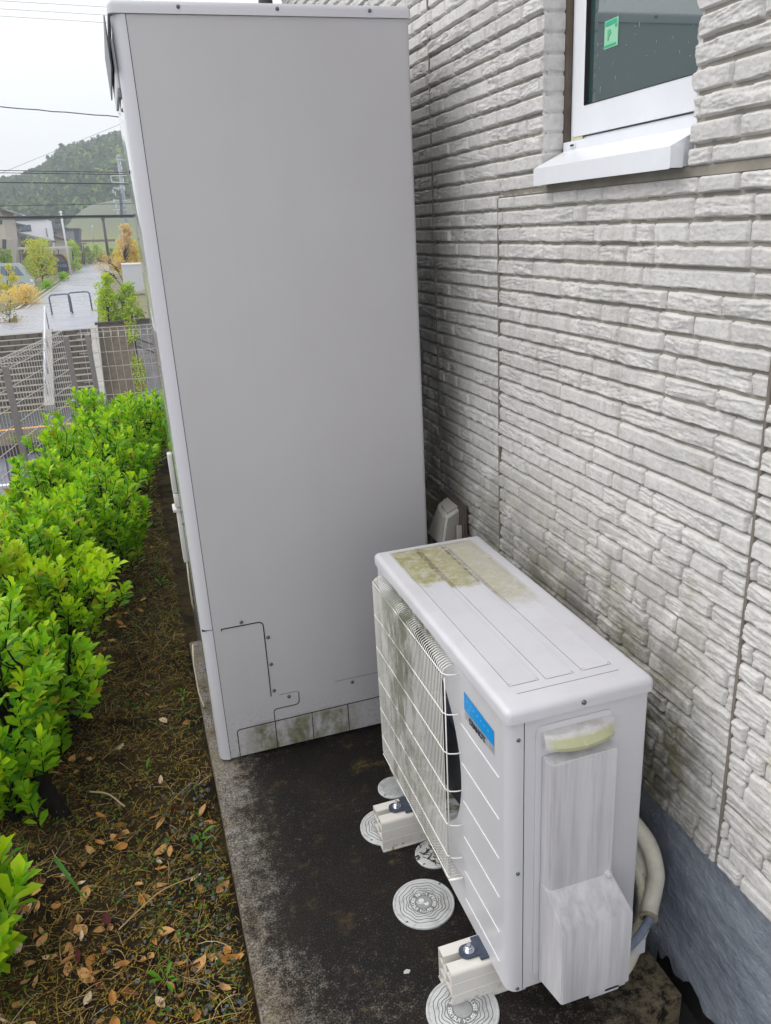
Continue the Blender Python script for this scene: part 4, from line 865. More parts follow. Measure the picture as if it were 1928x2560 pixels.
def blade(pts, w_, label):
    P = smooth(pts, 6); m = MB(); V = []
    for i, p in enumerate(P):
        t = i/(len(P)-1); d = (P[min(i+1, len(P)-1)]-P[max(i-1, 0)]).normalized(); x = d.cross(Vector((0, 0, 1))).normalized(); ww = w_*math.sin(math.pi*min(.97, t*.9+.08)); V += [p-x*ww+Vector((0, 0, .002)), p, p+x*ww+Vector((0, 0, .002))]
    m.add(V, [(3*i+k, 3*i+k+1, 3*i+k+4, 3*i+k+3) for i in range(len(P)-1) for k in (0, 1)]); tag(m.build('grass_blade', leafmat('blade_green', (.10, .30, .04), (.07, .22, .04)), None, True, fix=False), label, 'grass blade')
blade([(-.99, .93, -.02), (-.965, .86, .03), (-.93, .79, .02), (-.885, .735, -.045)], .006, 'long green grass blade lying across the dark litter near the camera')
blade([(-.985, 1.66, -.07), (-.975, 1.64, .0), (-.972, 1.62, .05)], .005, 'short upright green grass blade between two shrubs')
m = MB(); m.tube(smooth([(-.90, 1.25, -.055), (-.84, 1.20, -.045), (-.79, 1.13, -.055)]), .0028, 6); tag(m.build('twig', mat('pale_twig', (.42, .33, .20), .7), None, True), 'pale dry twig lying in the middle of the planting bed', 'twig')
m = MB(); m.tube(smooth([(-.81, .62, -.04), (-.70, .70, -.03), (-.60, .74, -.045)]), .0018, 6); tag(m.build('twig', mat('tan_twig', (.36, .26, .13), .7), None, True), 'thin tan stem lying across the bed toward the slab edge', 'twig')

# ================================================================== wire fence round the plot
m_fence = mat('grey_brown_fence', (.30, .28, .27), .45); m_fwire = mat('fence_wire', (.58, .56, .54), .4)
FA = Vector((-1.18, 7.854, 0)); FD = Vector((-.195, -.981, 0)); FB = Vector((.981, -.195, 0)); FT, FBOT = .79, -.52
def fence(label, o0, d, ln, n_out, posts):
    e = empty('wire_fence', o0+Vector((0, 0, FBOT)), label, 'fence'); m = MB(); L0 = .05
    P = lambda s, out, z: o0+d*s+n_out*out+Vector((0, 0, z)) 
    for i in range(int((ln-L0)/.075)):
        s = L0+i*.075; m.tube([P(s, 0, FBOT+.05), P(s, 0, FT-.10), P(s, .045, FT-.055), P(s, .05, FT-.035), P(s, .0, FT), P(s, -.004, FT-.10)], .0027, 5, cap=False)
    for z, out in [(FT, 0), (FT-.10, 0), (FT-.045, .05)]+[(FT-.10-.15*k, .003) for k in range(1, 9)]: m.tube([P(0, out, z), P(ln, out, z)], .0034, 5)
    o = m.build('wire_mesh', m_fwire, e, False, fix=False); HO(o, e)
    for s in posts:
        c = P(s, -.028, 0); m = MB(); a = c-n_out*.02-d*.02
        V = [c+d*i*.021+n_out*j*.021+Vector((0, 0, z)) for z in (FBOT-.05, FT-.06) for i, j in ((-1, -1), (1, -1), (1, 1), (-1, 1))]
        m.add(V, [(0, 3, 2, 1), (4, 5, 6, 7), (0, 1, 5, 4), (1, 2, 6, 5), (2, 3, 7, 6), (3, 0, 4, 7)]); po = m.build('post', m_fence, e); HO(po, e)
        m = MB()
        for z in (FT-.10, FT-.55, FT-1.0): q = P(s, .004, z); m.lathe([(.006, -.004), (.006, .004)], q, 8)
        HO(m.build('post_clip', m_screw, e), e)
    return e
fence('grey wire mesh fence running alongside the hedge toward the corner posts', FA, FD, 9.6, Vector((-.981, .195, 0)), [.03, 1.93, 3.93, 5.93, 7.93])
fence('grey wire mesh fence across the far end of the plot', FA+FB*.12+Vector((0, .03, 0)), FB, 4.2, Vector((.195, .981, 0)), [.12, 2.12, 4.1])

# ================================================================== street below, staircase, upper road
def atz(px, py, z): d = ray(px, py); return CP+d*((z-CP.z)/d.z)
SG = 0.0
def zg(y): return -1.21+SG*(y-29.1)
def gpx(px, y):               # photo row where the upper ground meets depth y
    lo, hi = 560., 1200.
    for _ in range(40):
        md = (lo+hi)/2
        if at(px, md, y).z > -1.21: lo = md
        else: hi = md
    return hi
def atg(px, py):
    d = ray(px, py); t = (zg(0)+SG*CP.y-CP.z)/(d.z-SG*d.y); return CP+d*t
m_asph = mat('wet_asphalt', (.055, .06, .07), .22, var=.35, vscale=2.2, bump=.15, bscale=120, bdist=.003, rvar=.25)
m_lot = mat('pale_wet_asphalt', (.15, .16, .20), .28, var=.3, vscale=1.4, bump=.12, bscale=140, bdist=.003, rvar=.2)
m_line = mat('white_road_paint', (.72, .74, .78), .5); m_or = mat('orange_road_paint', (.75, .34, .03), .5); m_ye = mat('pale_yellow_paint', (.62, .50, .22), .6)
m_wall = mat('grey_concrete', (.22, .21, .19), .8, var=.3, vscale=3, bump=.3, bscale=25)
m_brownblock = mat('brown_block', (.085, .07, .06), .8, var=.4, vscale=5, bump=.3, bscale=20)
m_earth = mat('brown_earth', (.12, .095, .065), .95, var=.5, vscale=4, vcol=(.06, .045, .03), bump=.8, bscale=12)
ZS, ZLOT = -3.16, -3.40
m = MB(); m.quad((-45, -12, ZLOT), (45, -12, ZLOT), (45, 20.6, ZLOT), (-45, 20.6, ZLOT)); tag(m.build('parking_ground', m_lot, fix=False), kind='structure')
m = MB(); m.quad((-45, 20.6, ZS), (45, 20.6, ZS), (45, 60, ZS), (-45, 60, ZS)); tag(m.build('street', m_asph, fix=False), kind='structure')
m = MB(); m.box(-45, 45, 20.45, 20.62, ZLOT, ZS+.05); tag(m.build('kerb', m_brownblock), kind='structure')
def stripe(name, a, b, z, w_, mt, ext=8.):
    A_, B_ = atz(*a, z), atz(*b, z); d = (B_-A_).normalized(); A_ = A_-d*ext; B_ = B_+d*ext; n = Vector((-d.y, d.x, 0))*w_/2; up_ = Vector((0, 0, .004))
    m = MB(); m.quad(A_-n+up_, B_-n+up_, B_+n+up_, A_+n+up_); o = m.build(name, mt, fix=False); tag(o, kind='structure'); return o
stripe('road_marking', (0, 1140), (190, 1121), ZLOT, .20, m_line); stripe('road_marking', (0, 1214), (140, 1200), ZLOT, .18, m_line)
stripe('road_marking', (0, 1256), (120, 1246), ZLOT, .07, m_line); stripe('road_marking', (0, 1310), (72, 1300), ZLOT, .24, m_line); stripe('road_marking', (-20, 1400), (60, 1390), ZLOT, .20, m_line)
stripe('road_marking', (38, 1073), (248, 1052), ZS, .20, m_or)
a, b = atz(15, 1144, ZLOT), atz(40, 1290, ZLOT); m = MB(); n = Vector((.02, 0, .004)); m.quad(a-n+Vector((0, 0, .008)), b-n+Vector((0, 0, .008)), b+n, a+n); tag(m.build('road_joint', m_black, fix=False), kind='structure')
m = MB()
for x in np.linspace(-45, 45, 2): pass
pl = MB(); pl.box(-45, 45, 20.63, 22.1, ZS-.05, ZS+.03); tag(pl.build('planting_strip', m_earth), kind='structure')
# retaining wall of our own plot
m = MB(); d = FD; e_ = FA+d*10.2; n_ = Vector((-.981, .195, 0))*.14
P = [FA+n_*.5, e_+n_*.5, e_-n_*.6, FA-n_*.6]; V = [Vector((p.x, p.y, z)) for z in (ZLOT, -.50) for p in P]; m.add(V, [(0, 3, 2, 1), (4, 5, 6, 7), (0, 1, 5, 4), (1, 2, 6, 5), (2, 3, 7, 6), (3, 0, 4, 7)])
a = FA+FB*5; n2 = Vector((.195, .981, 0))*.14; P = [FA+n2*.6+n_*.49, a+n2*.6, a-n2*.6, FA-n2*.6+n_*.49]; V = [Vector((p.x, p.y, z)) for z in (ZLOT, -.497) for p in P]; m.add(V, [(0, 3, 2, 1), (4, 5, 6, 7), (0, 1, 5, 4), (1, 2, 6, 5), (2, 3, 7, 6), (3, 0, 4, 7)])
o = m.build('retaining_wall', m_wall); tag(o, 'concrete retaining wall carrying the wire fence of the plot', 'retaining wall')

# staircase of block risers
YF, RUN, NS = 25.25, .296, 13
stair = empty('staircase', (-4, 27, ZS), 'wide block staircase rising from the street to the upper road', 'staircase')
m = MB(); mt_ = MB(); mj = MB(); rs = random.Random(5)
skew = -.065
def sk(x, y): return y+skew*(x+3.2)
def sbox(mm, x0, x1, y0, y1, z0, z1): 
    mm.add([(x0, sk(x0, y0), z0), (x1, sk(x1, y0), z0), (x1, sk(x1, y1), z0), (x0, sk(x0, y1), z0), (x0, sk(x0, y0), z1), (x1, sk(x1, y0), z1), (x1, sk(x1, y1), z1), (x0, sk(x0, y1), z1)],
           [(0, 3, 2, 1), (4, 5, 6, 7), (0, 1, 5, 4), (1, 2, 6, 5), (2, 3, 7, 6), (3, 0, 4, 7)])
for xa, xb in ((-12, -3.30), (-3.0, -1.74)):
    for k in range(NS):
        z1_ = ZS+.15*(k+1); y0_ = YF+RUN*k
        sbox(m, xa, xb, y0_, YF+RUN*NS+.3, z1_-.151, z1_-.0155); sbox(mt_, xa, xb, y0_-.008, y0_+RUN+.01, z1_-.0150, z1_)
        x = xa+(.2 if k % 2 else .0)
        while x < xb: sbox(mj, x, min(x+.030, xb), y0_-.006, y0_+.002, z1_-.148, z1_-.016); x += .39
HO(m.build('steps', mat('brown_grey_riser', (.14, .12, .10), .8, var=.45, vscale=1.8, bump=.2, bscale=14), stair), stair); HO(mt_.build('step_edge', mat('pale_step_edge', (.34, .31, .27), .6, var=.3, vscale=3), stair), stair); HO(mj.build('block_joint', m_black, stair), stair)
TOPZ = ZS+.15*NS; YT = YF+RUN*NS
def stringer(x0, x1, name):
    m = MB(); V = [(x, sk(x, y), z) for x in (x0, x1) for y, z in ((YF-.35, ZS-.02), (YT+.2, ZS-.02), (YT+.2, TOPZ+.06), (YT-.1, TOPZ+.06), (YF-.35, ZS+.16))]
    m.add(V, [(0, 1, 2, 3, 4), (9, 8, 7, 6, 5), (0, 5, 6, 1), (1, 6, 7, 2), (2, 7, 8, 3), (3, 8, 9, 4), (4, 9, 5, 0)]); HO(m.build(name, mat('pale_stringer', (.40, .385, .36), .7, var=.25, vscale=3), stair), stair)
stringer(-3.299, -3.001, 'side_beam'); stringer(-1.739, -1.50, 'side_beam')
m = MB(); A_ = Vector((-3.10, YT+.1, TOPZ+.82)); B_ = Vector((-3.18, YF+.1, ZS+.84)); m.tube([A_, B_], .030, 10); HO(m.build('handrail', mat('white_handrail', (.72, .74, .80), .3), stair, True), stair)
for t in (.0, .35, .7, .98):
    p = A_.lerp(B_, t); m = MB(); m.tube([p, (p.x, p.y, p.z-.95)], .020, 8); HO(m.build('handrail_post', mat('steel_post', (.25, .27, .30), .35, metal=.5), stair, True), stair)
m = MB(); sbox(m, -12, -1.5, YF-.12, YF-.013, ZS, ZS+.012); tag(m.build('road_edge_strip', m_ye), kind='structure')
# upper ground sheet, upper road
m = MB(); Y0 = YT+.05
gy = lambda y: zg(y)-.03
for xa, xb, ya in ((-140, -12.01, Y0+1.2), (-12.01, -1.5, Y0+.1), (-1.5, 140, Y0+.5)):
    m.quad((xa, ya, gy(ya)), (xb, ya, gy(ya)), (xb, 500, gy(500)), (xa, 500, gy(500)))
m_yard = mat('brown_yard', (.20, .16, .11), .8, var=.4, vscale=.25, vcol=(.13, .15, .05), bump=.3, bscale=8)
tag(m.build('upper_ground', m_yard, fix=False), kind='structure')
rd = [(0, 836), (-300, 855), (-300, 1010*0+955*0+1000-0)]  # kept simple below
def gp(px, py, dz=.004): p = atg(px, py); p.z += dz; return p
m_wet_sky = mat('sky_pale_wet_asphalt', (.34, .35, .40), .22, spec=1.0, var=.25, vscale=.5, bump=.12, bscale=5, bdist=.02, rvar=.25)  # pale bluish base colour stands in for sky reflected on the wet asphalt
L0, L1 = gp(72, 770), gp(192, 679); L2 = L0+(L1-L0)*((118-L0.y)/(L1.y-L0.y)); R1, R0 = gp(247, 744), gp(243, 821); R2 = Vector((R1.x+.6, 118, L0.z))
f0 = Vector((R0.x, YT+.04, 0)); 
m = MB(); yA = YT+.03
V = [(-12, sk(-12, yA), TOPZ+.001), (-1.5, sk(-1.5, yA), TOPZ+.001), (R1.x, R1.y, R1.z), (R2.x, R2.y, R2.z), (L2.x, L2.y, L2.z), (L1.x, L1.y, L1.z), (L0.x, L0.y, L0.z), (-7.5, 30.9, zg(30.9)+.004), (-12, 30.6, zg(30.6)+.004)]
m.add(V, [(6, 7, 8), (6, 8, 0), (6, 0, 1), (6, 1, 2), (5, 6, 2), (5, 2, 3), (5, 3, 4)]); o = m.build('upper_road', m_wet_sky); tag(o, kind='structure')
m = MB()
for off in (0, .42):
    a, b, c = L0.copy(), L1.copy(), L2.copy()
    for q, s in ((a, b), (b, c)):
        d = (s-q).normalized(); n = Vector((-d.y, d.x, 0)); p0 = q+n*(.05+off); p1_ = s+n*(.05+off); m.quad(p0+Vector((0, 0, .006)), p1_+Vector((0, 0, .006)), p1_+n*.14+Vector((0, 0, .006)), p0+n*.14+Vector((0, 0, .006)))
tag(m.build('gutter', mat('pale_gutter', (.42, .41, .38), .6), fix=False), kind='structure')
# barriers
def barrier(a, b, label):
    e = empty('bicycle_barrier', gp(*a, 0), label, 'barrier', 'steel hoop barriers across the upper road'); A_, B_ = gp(*a, 0), gp(*b, 0); h = .80; r_ = .13; d = (B_-A_).normalized()
    pts = [A_]+[A_+Vector((0, 0, h-r_))+d*(r_-r_*math.cos(R(t)))+Vector((0, 0, r_*math.sin(R(t)))) for t in (0, 22, 45, 68, 90)]+[B_+Vector((0, 0, h-r_))-d*(r_-r_*math.cos(R(t)))+Vector((0, 0, r_*math.sin(R(t)))) for t in (90, 68, 45, 22, 0)]+[B_]
    m = MB(); m.tube(pts, .032, 10); HO(m.build('hoop', mat('grey_steel_hoop', (.13, .15, .20), .35, metal=.3), e, True), e)
barrier((131, 787), (182, 783), 'left steel hoop barrier, the nearer one, on the wet upper road'); barrier((178, 780), (231, 776), 'right steel hoop barrier on the wet upper road')
# planted slope and stamped wall right of the stairs
m = MB(); V = [(-1.499, YF, ZS), (-.30, YF-.15, ZS), (-.40, YT+.45, TOPZ-.02), (-1.499, YT+.45, TOPZ-.02)]; m.quad(*V); tag(m.build('planted_slope', m_earth, fix=False), kind='structure')
m = MB(); m.box(-1.6, 6, YT+.46, YT+.75, ZS, TOPZ+.10)
o = m.build('slope_kerb', m_brownblock); tag(o, kind='structure')
m = MB(); V = [Vector((x, y, z)) for x in (-.32, 9) for y, z in ((YF-.2, ZS), (YT+.45, TOPZ-.05), (YT+.9, TOPZ-.05), (YT+.9, ZS))]
m.add(V, [(0, 1, 2, 3), (7, 6, 5, 4), (0, 4, 5, 1), (1, 5, 6, 2), (2, 6, 7, 3), (3, 7, 4, 0)])
e = empty('stamped_retaining_wall', (-.3, 27, ZS), 'grey stamped concrete retaining slope beside the staircase', 'retaining wall'); HO(m.build('wall_face', mat('stamped_concrete', (.145, .14, .145), .75, var=.4, vscale=3, bump=1., bscale=9, bdist=.05), e), e)
m = MB(); sl_ = Vector((0, YT+.65-YF, TOPZ-.05-ZS)); nn = Vector((0, -sl_.z, sl_.y)).normalized()*.012; ux, uy = Vector((1, 0, 0)), sl_.normalized(); o0 = Vector((-.30, YF-.2, ZS)); H_ = sl_.length
for i in range(-8, 26):
    for sg in (1, -1):
        s0 = i*.55; a0 = o0+ux*s0; seg = []
        for k in range(9):
            u_, v_ = s0+sg*k*.55, k*.55
            if (i+k) % 2 == (0 if sg > 0 else 1) and 0.0 < u_ < 9 and 0 < u_+sg*.55 < 9 and v_+.55 < H_: m.bar(o0+ux*u_+uy*v_+nn, o0+ux*(u_+sg*.55)+uy*(v_+.55)+nn, .035, .02)
HO(m.build('wall_joint', m_black, e), e)
g_ = np.random.default_rng(5); n = 900; x = g_.uniform(-.55, -.22, n); t = g_.random(n); y = YF+t*(YT+.4-YF); z = ZS+t*(TOPZ-ZS)+.05+.2*g_.random(n)**2
k = vn(t*14, t*0, 3) > .42; x, y, z = x[k], y[k], z[k]; n = len(x); d = g_.normal(size=(n, 3)); nr = g_.normal(size=(n, 3))
o = leaves_mesh('weeds', np.stack([x, y, z], -1), d, nr, .05+.07*g_.random(n), g_.integers(0, 3, n), [m_leafB, m_leafY, m_leafA], None); tag(o, 'green and yellow weeds at the seam of the stamped wall', 'weeds', kind='stuff')
g_ = np.random.default_rng(6); n = 2600; x = g_.uniform(-8, 2, n); y = g_.uniform(20.7, 22.0, n); k = vn(x*1.1, y*1.1, 9) > .50; x, y = x[k], y[k]; n = len(x); z = ZS+.05+.35*g_.random(n)**2*(vn(x*1.5, y, 4))
o = leaves_mesh('weeds', np.stack([x, y, z], -1), g_.normal(size=(n, 3)), g_.normal(size=(n, 3)), .05+.06*g_.random(n), g_.integers(0, 3, n), [m_leafB, m_leafC, m_leafY], None); tag(o, 'weeds growing in the strip between parking lot and street', 'weeds', kind='stuff')

# ================================================================== trees and bushes of the upper street
lm_o = leafmat('amber_leaf', (.80, .52, .05), (.70, .42, .04)); lm_go = leafmat('golden_leaf', (.85, .68, .05), (.70, .60, .05)); lm_p = leafmat('pinkish_leaf', (.75, .56, .42), (.70, .48, .26)); lm_cr = leafmat('cream_leaf', (.85, .76, .48), (.85, .62, .22)); lm_g = leafmat('tree_green', (.26, .38, .05), (.16, .28, .04)); lm_g2 = leafmat('tree_yellowgreen', (.55, .66, .08), (.40, .55, .06))
def tree(name, base, top, wpx, depth, label, mats_, n=900, ls=.10, seed=0, cat='tree', low=.3, clumps=12, trunk=None, group=None, zfrac=1.):
    """base/top: photo pixels of foot and tip, both standing at depth; wpx crown width in pixels."""
    rs = random.Random(seed+100)
    if depth > 30: depth = min(118, atg(base[0], max(base[1], 657.5)).y) if base[1] > 655 else depth
    base = (base[0], gpx(base[0], depth)) if depth > 30 else base; b = at(*base, depth); t = at(*top, depth); h = t.z-b.z; rad = wpx/FPX*(depth-CP.y)/2; lean = Vector((t.x-b.x, 0, 0))
    e = empty(name, b, label, cat, group); P, Dd, N, Sz, MI = [], [], [], [], []; tr = MB(); r0_ = trunk or max(.02, h*.018)
    tr.tube([(0, 0, -.1), (lean.x*.3+.02, .02, h*.35), (lean.x*.8, 0, h*.8)], [r0_, r0_*.75, r0_*.25], 7)
    cl = []
    for c in range(clumps):
        u = unit(rs); f = rs.uniform(.35, .95); cz = h*(low+(.93-low)*rs.random()**.85); wz = 1-.65*max(0, (cz/h-.55)/.45)**1.3
        ua = rs.uniform(0, 6.283); c_ = Vector((lean.x*cz/h+math.cos(ua)*rad*f*wz*.85, math.sin(ua)*rad*f*wz*.85, cz)); cl.append((c_, rad*rs.uniform(.28, .5))); tr.tube([(lean.x*.3*cz/h, 0, cz*.5), c_*.5+Vector((lean.x*.3, 0, cz*.22)), c_], [r0_*.4, r0_*.25, r0_*.08], 4)
    for i in range(n):
        c_, r_ = rs.choice(cl); u = unit(rs)*r_*rs.random()**.45; P.append(c_+Vector((u.x, u.y, u.z*.85))); Dd.append(unit(rs)+Vector((0, 0, -.3))); N.append(unit(rs)+Vector((0, 0, .6))); Sz.append(ls*rs.uniform(.6, 1.3)); MI.append(rs.randrange(len(mats_)))
    leaves_mesh('crown', P, Dd, N, Sz, MI, mats_, e, 1.2); tr.build('trunk', m_bark, e, True, fix=False); return e
GT = 'trees and bushes of the upper street'
def dg(px, py): return atg(px, py).y
D1 = dg(60, 705); D2 = dg(95, 720)
tree('shrub', (272, 806), (262, 680), 52, 31.2, 'bright lime shrub behind the kerb right of the hoop barriers', [lm_g2, m_leafL, m_leafA], 2600, .085, 1, 'shrub', .04, 40, group=GT)
tree('shrub', (305, 803), (315, 704), 56, 31.4, 'loose yellow green shrub in front of the white box, beside the lime one', [lm_g2, m_leafA, lm_g], 2200, .08, 2, 'shrub', .04, 36, group=GT)
tree('shrub', (330, 806), (328, 742), 54, 31.0, 'low yellow green shrub at the foot of the grey block wall', [lm_g2, lm_g, m_leafL], 900, .08, 3, 'shrub', .05, 20, group=GT)
tree('tree', (322, 690), (316, 598), 66, 44, 'rounded golden yellow tree above the white box', [lm_go, lm_go, lm_o], 5200, .17, 4, 'tree', .10, 60, group=GT)
tree('tree', (312, 640), (315, 556), 46, 60, 'pale pinkish tree rising above the golden one', [lm_p, lm_p, lm_go], 2200, .16, 5, 'tree', .25, 24, group=GT)
e = tree('tree', (305, 712), (232, 650), 52, 34.5, 'sparse orange tree leaning left over the wet road', [lm_p, lm_o, lm_cr], 380, .085, 6, 'tree', .45, 14, .03, group=GT)
tree('tree', (308, 700), (262, 634), 40, 36, 'thin orange branches leaning beside the brown street pole', [lm_o, lm_p], 330, .085, 7, 'tree', .45, 12, .03, group=GT)
tree('tree', (108, 714), (97, 596), 80, 52, 'broad pale yellow green tree in front of the grey house', [lm_g2, lm_g2, lm_go], 3400, .13, 8, 'tree', .22, 52, group=GT)
tree('tree', (88, 712), (80, 626), 40, 50, 'denser green tree half in front of the mint green car', [m_leafL, m_leafB, lm_g2], 2200, .12, 9, 'tree', .10, 30, group=GT)
tree('tree', (12, 716), (12, 614), 40, 56, 'green tree behind the mint green car at the frame edge', [lm_g, m_leafB, lm_g2], 1000, .15, 10, 'tree', .35, 16, group=GT)
tree('shrub', (22, 756), (14, 655), 52, 41, 'yellow leafed bush in front of the mint green car', [m_leafL, lm_go, lm_go], 1000, .11, 11, 'bush', .2, 16, group=GT)
tree('shrub', (64, 761), (62, 714), 76, 38, 'low cream and gold bush on the bank beside the gutter', [lm_cr, lm_go, lm_cr, lm_o], 2600, .08, 12, 'bush', .0, 40, group=GT)
tree('shrub', (25, 760), (30, 722), 60, 38.5, 'yellow undergrowth bush at the frame edge below the car', [lm_go, lm_cr], 800, .09, 26, 'bush', .0, 18, group=GT)
tree('shrub', (113, 722), (116, 700), 30, 47, 'small fresh green bush by the gutter under the pale tree', [m_leafA, m_leafB], 500, .12, 13, 'bush', .0, 14, group=GT)
tree('shrub', (155, 702), (156, 680), 30, 62, 'small green bush beside the road near the carport posts', [m_leafA, m_leafB], 500, .14, 14, 'bush', .0, 14, group=GT)
tree('tree', (184, 676), (181, 601), 38, 74, 'slim green tree at the far end of the carport', [lm_g2, m_leafA], 1800, .17, 15, 'tree', .1, 22, group=GT)
tree('tree', (222, 659), (220, 614), 26, 110, 'small green tree beyond the road end, left of the brown pole', [lm_g2, m_leafB], 500, .25, 16, 'tree', .15, 10, group=GT)
tree('tree', (243, 658), (243, 610), 26, 125, 'far small tree between the white car and the brown pole', [lm_g2, m_leafA], 500, .25, 17, 'tree', .15, 10, group=GT)
tree('tree', (262, 658), (262, 618), 20, 130, 'far green tree just behind the brown pole', [lm_g2, lm_g], 400, .25, 18, 'tree', .15, 8, group=GT)
tree('tree', (277, 658), (277, 612), 20, 130, 'far green tree right of the brown pole', [m_leafB, lm_g], 400, .25, 19, 'tree', .15, 8, group=GT)
tree('shrub', (22, 806), (28, 762), 60, 33.5, 'brownish weedy bush on the bank beside the wet landing', [ms1, lm_g, ms5], 500, .07, 27, 'bush', .0, 14, group=GT)

for k, (px, w_, hh) in enumerate(((198, 16, 14), (210, 14, 18), (228, 18, 16), (252, 16, 14), (283, 16, 20), (293, 14, 16))):
    tree('shrub', (px, 660), (px, 648-hh), w_*1.5, 104, ('low round bush left of the road end', 'taller light bush at the left side of the road end', 'bush exactly at the road end under the carport', 'bush at the foot of the brown pole', 'pale bush right of the brown pole', 'last bush of the road end row, under the pink tree')[k], [lm_g2, lm_g, lm_o if k % 2 else lm_g2], 900, .2, 40+k, 'bush', .0, 16, group=GT)
# ================================================================== houses and carports
def poly_prism(mb, pts, y, d, mi=0):
    P = [at(px, py, y) for px, py in pts]; n = len(P); V = P+[p+Vector((0, d, 0)) for p in P]
    mb.add(V, [(i, (i+1) % n, n+(i+1) % n, n+i) for i in range(n)]+[tuple(range(n-1, -1, -1)), tuple(range(n, 2*n))], mi)
m_frame = mat('dark_frame', (.03, .035, .045), .4); m_win = mat('far_glass', (.16, .21, .28), .12)
def hpart(e, name, polys, y, d, mt):
    m = MB(); polys = [[(px, gpx(px, y)+2 if py >= 640 and 'wall' in name else py) for px, py in p] for p in polys]
    for p in polys: poly_prism(m, p, y, d)
    o = m.build(name, mt); o.parent = e; o.matrix_parent_inverse = Matrix.Translation(-e.location); return o
def bldg(label, y, base): return empty('house', at(*base, y), label, 'house', 'houses along the upper street')
def rect(x0, y0, x1, y1): return [(x0, y0), (x0, y1), (x1, y1), (x1, y0)]
m_roofg = mat('grey_roof', (.10, .11, .13), .5, var=.2, vscale=1); m_beige = mat('beige_render', (.50, .46, .42), .8); m_whiter = mat('white_render', (.80, .81, .86), .7); m_greyr = mat('grey_render', (.30, .28, .28), .8); m_cream = mat('cream_render', (.55, .50, .42), .8)
e = bldg('white box shaped house with a dark framed window', 100, (80, 640)); hpart(e, 'wall', [[(28, 553), (116, 548), (126, 606), (122, 640), (38, 640)]], 100, 8, m_whiter)
w_ = hpart(e, 'window', [[(45, 564), (76, 562), (79, 578), (48, 580)]], 99.93, .06, m_frame); hpart(e, 'window_pane', [[(47.5, 566), (57, 565.5), (59, 576.5), (50, 577.5)], [(58, 565.3), (65.5, 565), (67.5, 576.3), (60, 576.6)], [(66.5, 565), (74.5, 564.3), (77, 576), (68.5, 576.2)]], 99.88, .03, m_win)
hpart(e, 'slit_window', [[(114, 570), (115.5, 570), (120, 592), (118, 592)]], 99.93, .06, m_frame); hpart(e, 'roof_edge', [[(26, 552), (26, 549.5), (116, 546), (117, 548.5)]], 99.8, 8.4, m_roofg)
e = bldg('low grey house with a long sloping grey roof in front of the white box house', 90, (60, 650)); hpart(e, 'wall', [[(14, 582), (120, 606), (120, 660), (14, 660)]], 90, 7, m_greyr); hpart(e, 'roof', [[(13, 576), (126, 602), (126, 607), (13, 583)]], 89.4, 8.4, m_roofg)
hpart(e, 'upper_wall', [[(10, 556), (38, 561), (38, 580), (12, 577)]], 90.5, 5, mat('mauve_render', (.34, .31, .31), .8)); hpart(e, 'upper_roof', [[(8, 549), (53, 560), (53, 563), (8, 557)]], 90.1, 6, m_roofg)
for x in (19, 27, 34): hpart(e, 'window', [[(x, 567), (x+4, 567.6), (x+5, 577), (x+1, 576)]], 90.43, .05, m_frame)
hpart(e, 'bay_shade', [[(53, 596), (84, 600), (84, 650), (56, 650)]], 89.93, .05, mat('recess_shade', (.07, .065, .07), .8)); hpart(e, 'downpipe', [[(49, 594), (50.2, 594), (52, 640), (50.8, 640)]], 89.9, .08, m_greyr)  # the bay is a flat panel coloured dark as a shaded recess
e = bldg('beige two storey house cut by the left frame edge', 66, (5, 650)); hpart(e, 'wall', [[(-120, 520), (2, 525), (9, 549), (15, 596), (8, 650), (-120, 650)]], 66, 8, m_beige); hpart(e, 'roof', [[(-125, 500), (0, 519), (25, 529), (24, 531), (-2, 524), (-125, 515)]], 65.3, 9.4, m_roofg)
hpart(e, 'window', [rect(0.5, 550, 5.5, 561)], 65.95, .05, m_frame); hpart(e, 'porch_shade', [rect(6, 598, 16, 622)], 65.94, .05, m_roofg); hpart(e, 'porch_roof', [[(4, 594), (25, 596), (26, 599), (4, 598)]], 65.2, .8, m_beige)  # shade under the porch roof is put in as a flat dark panel
e = bldg('grey house with a shallow slate roof right of the white box house', 118, (140, 640)); hpart(e, 'wall', [[(122, 570), (158, 570), (162, 640), (122, 640)]], 118, 8, mat('slate_render', (.24, .22, .24), .8)); hpart(e, 'roof', [[(117, 553), (120, 554), (168, 569), (163, 572.5), (121, 573)]], 117.3, 9, m_roofg)
hpart(e, 'window', [[(129, 580), (142, 581), (142, 586), (129, 585)]], 117.94, .05, m_frame)
e = bldg('small cream house with a brown monopitch roof behind the pale tree', 108, (150, 640)); hpart(e, 'wall', [[(135, 594), (164, 602), (184, 607), (184, 640), (139, 640)]], 108, 5, m_cream); hpart(e, 'roof', [[(132, 589), (134, 588), (187, 603), (187, 607), (134, 593)]], 107.5, 6, mat('brown_roof', (.11, .075, .07), .6)); hpart(e, 'dark_wall', [rect(124, 588, 137, 640)], 108.2, 4, m_frame)
e = bldg('dark blue grey cube house at the end of the row', 128, (185, 640)); hpart(e, 'wall', [rect(173, 573, 199, 640)], 128, 8, mat('dark_blue_render', (.10, .12, .17), .7)); hpart(e, 'light_wall', [rect(164, 575, 174, 600), [(174, 577), (184, 577), (187, 600), (175, 600)]], 127.8, .15, mat('pale_blue_render', (.36, .38, .42), .7)); hpart(e, 'roof', [[(163, 571), (199, 570), (200, 573), (163, 575)]], 127.5, 9, m_roofg)
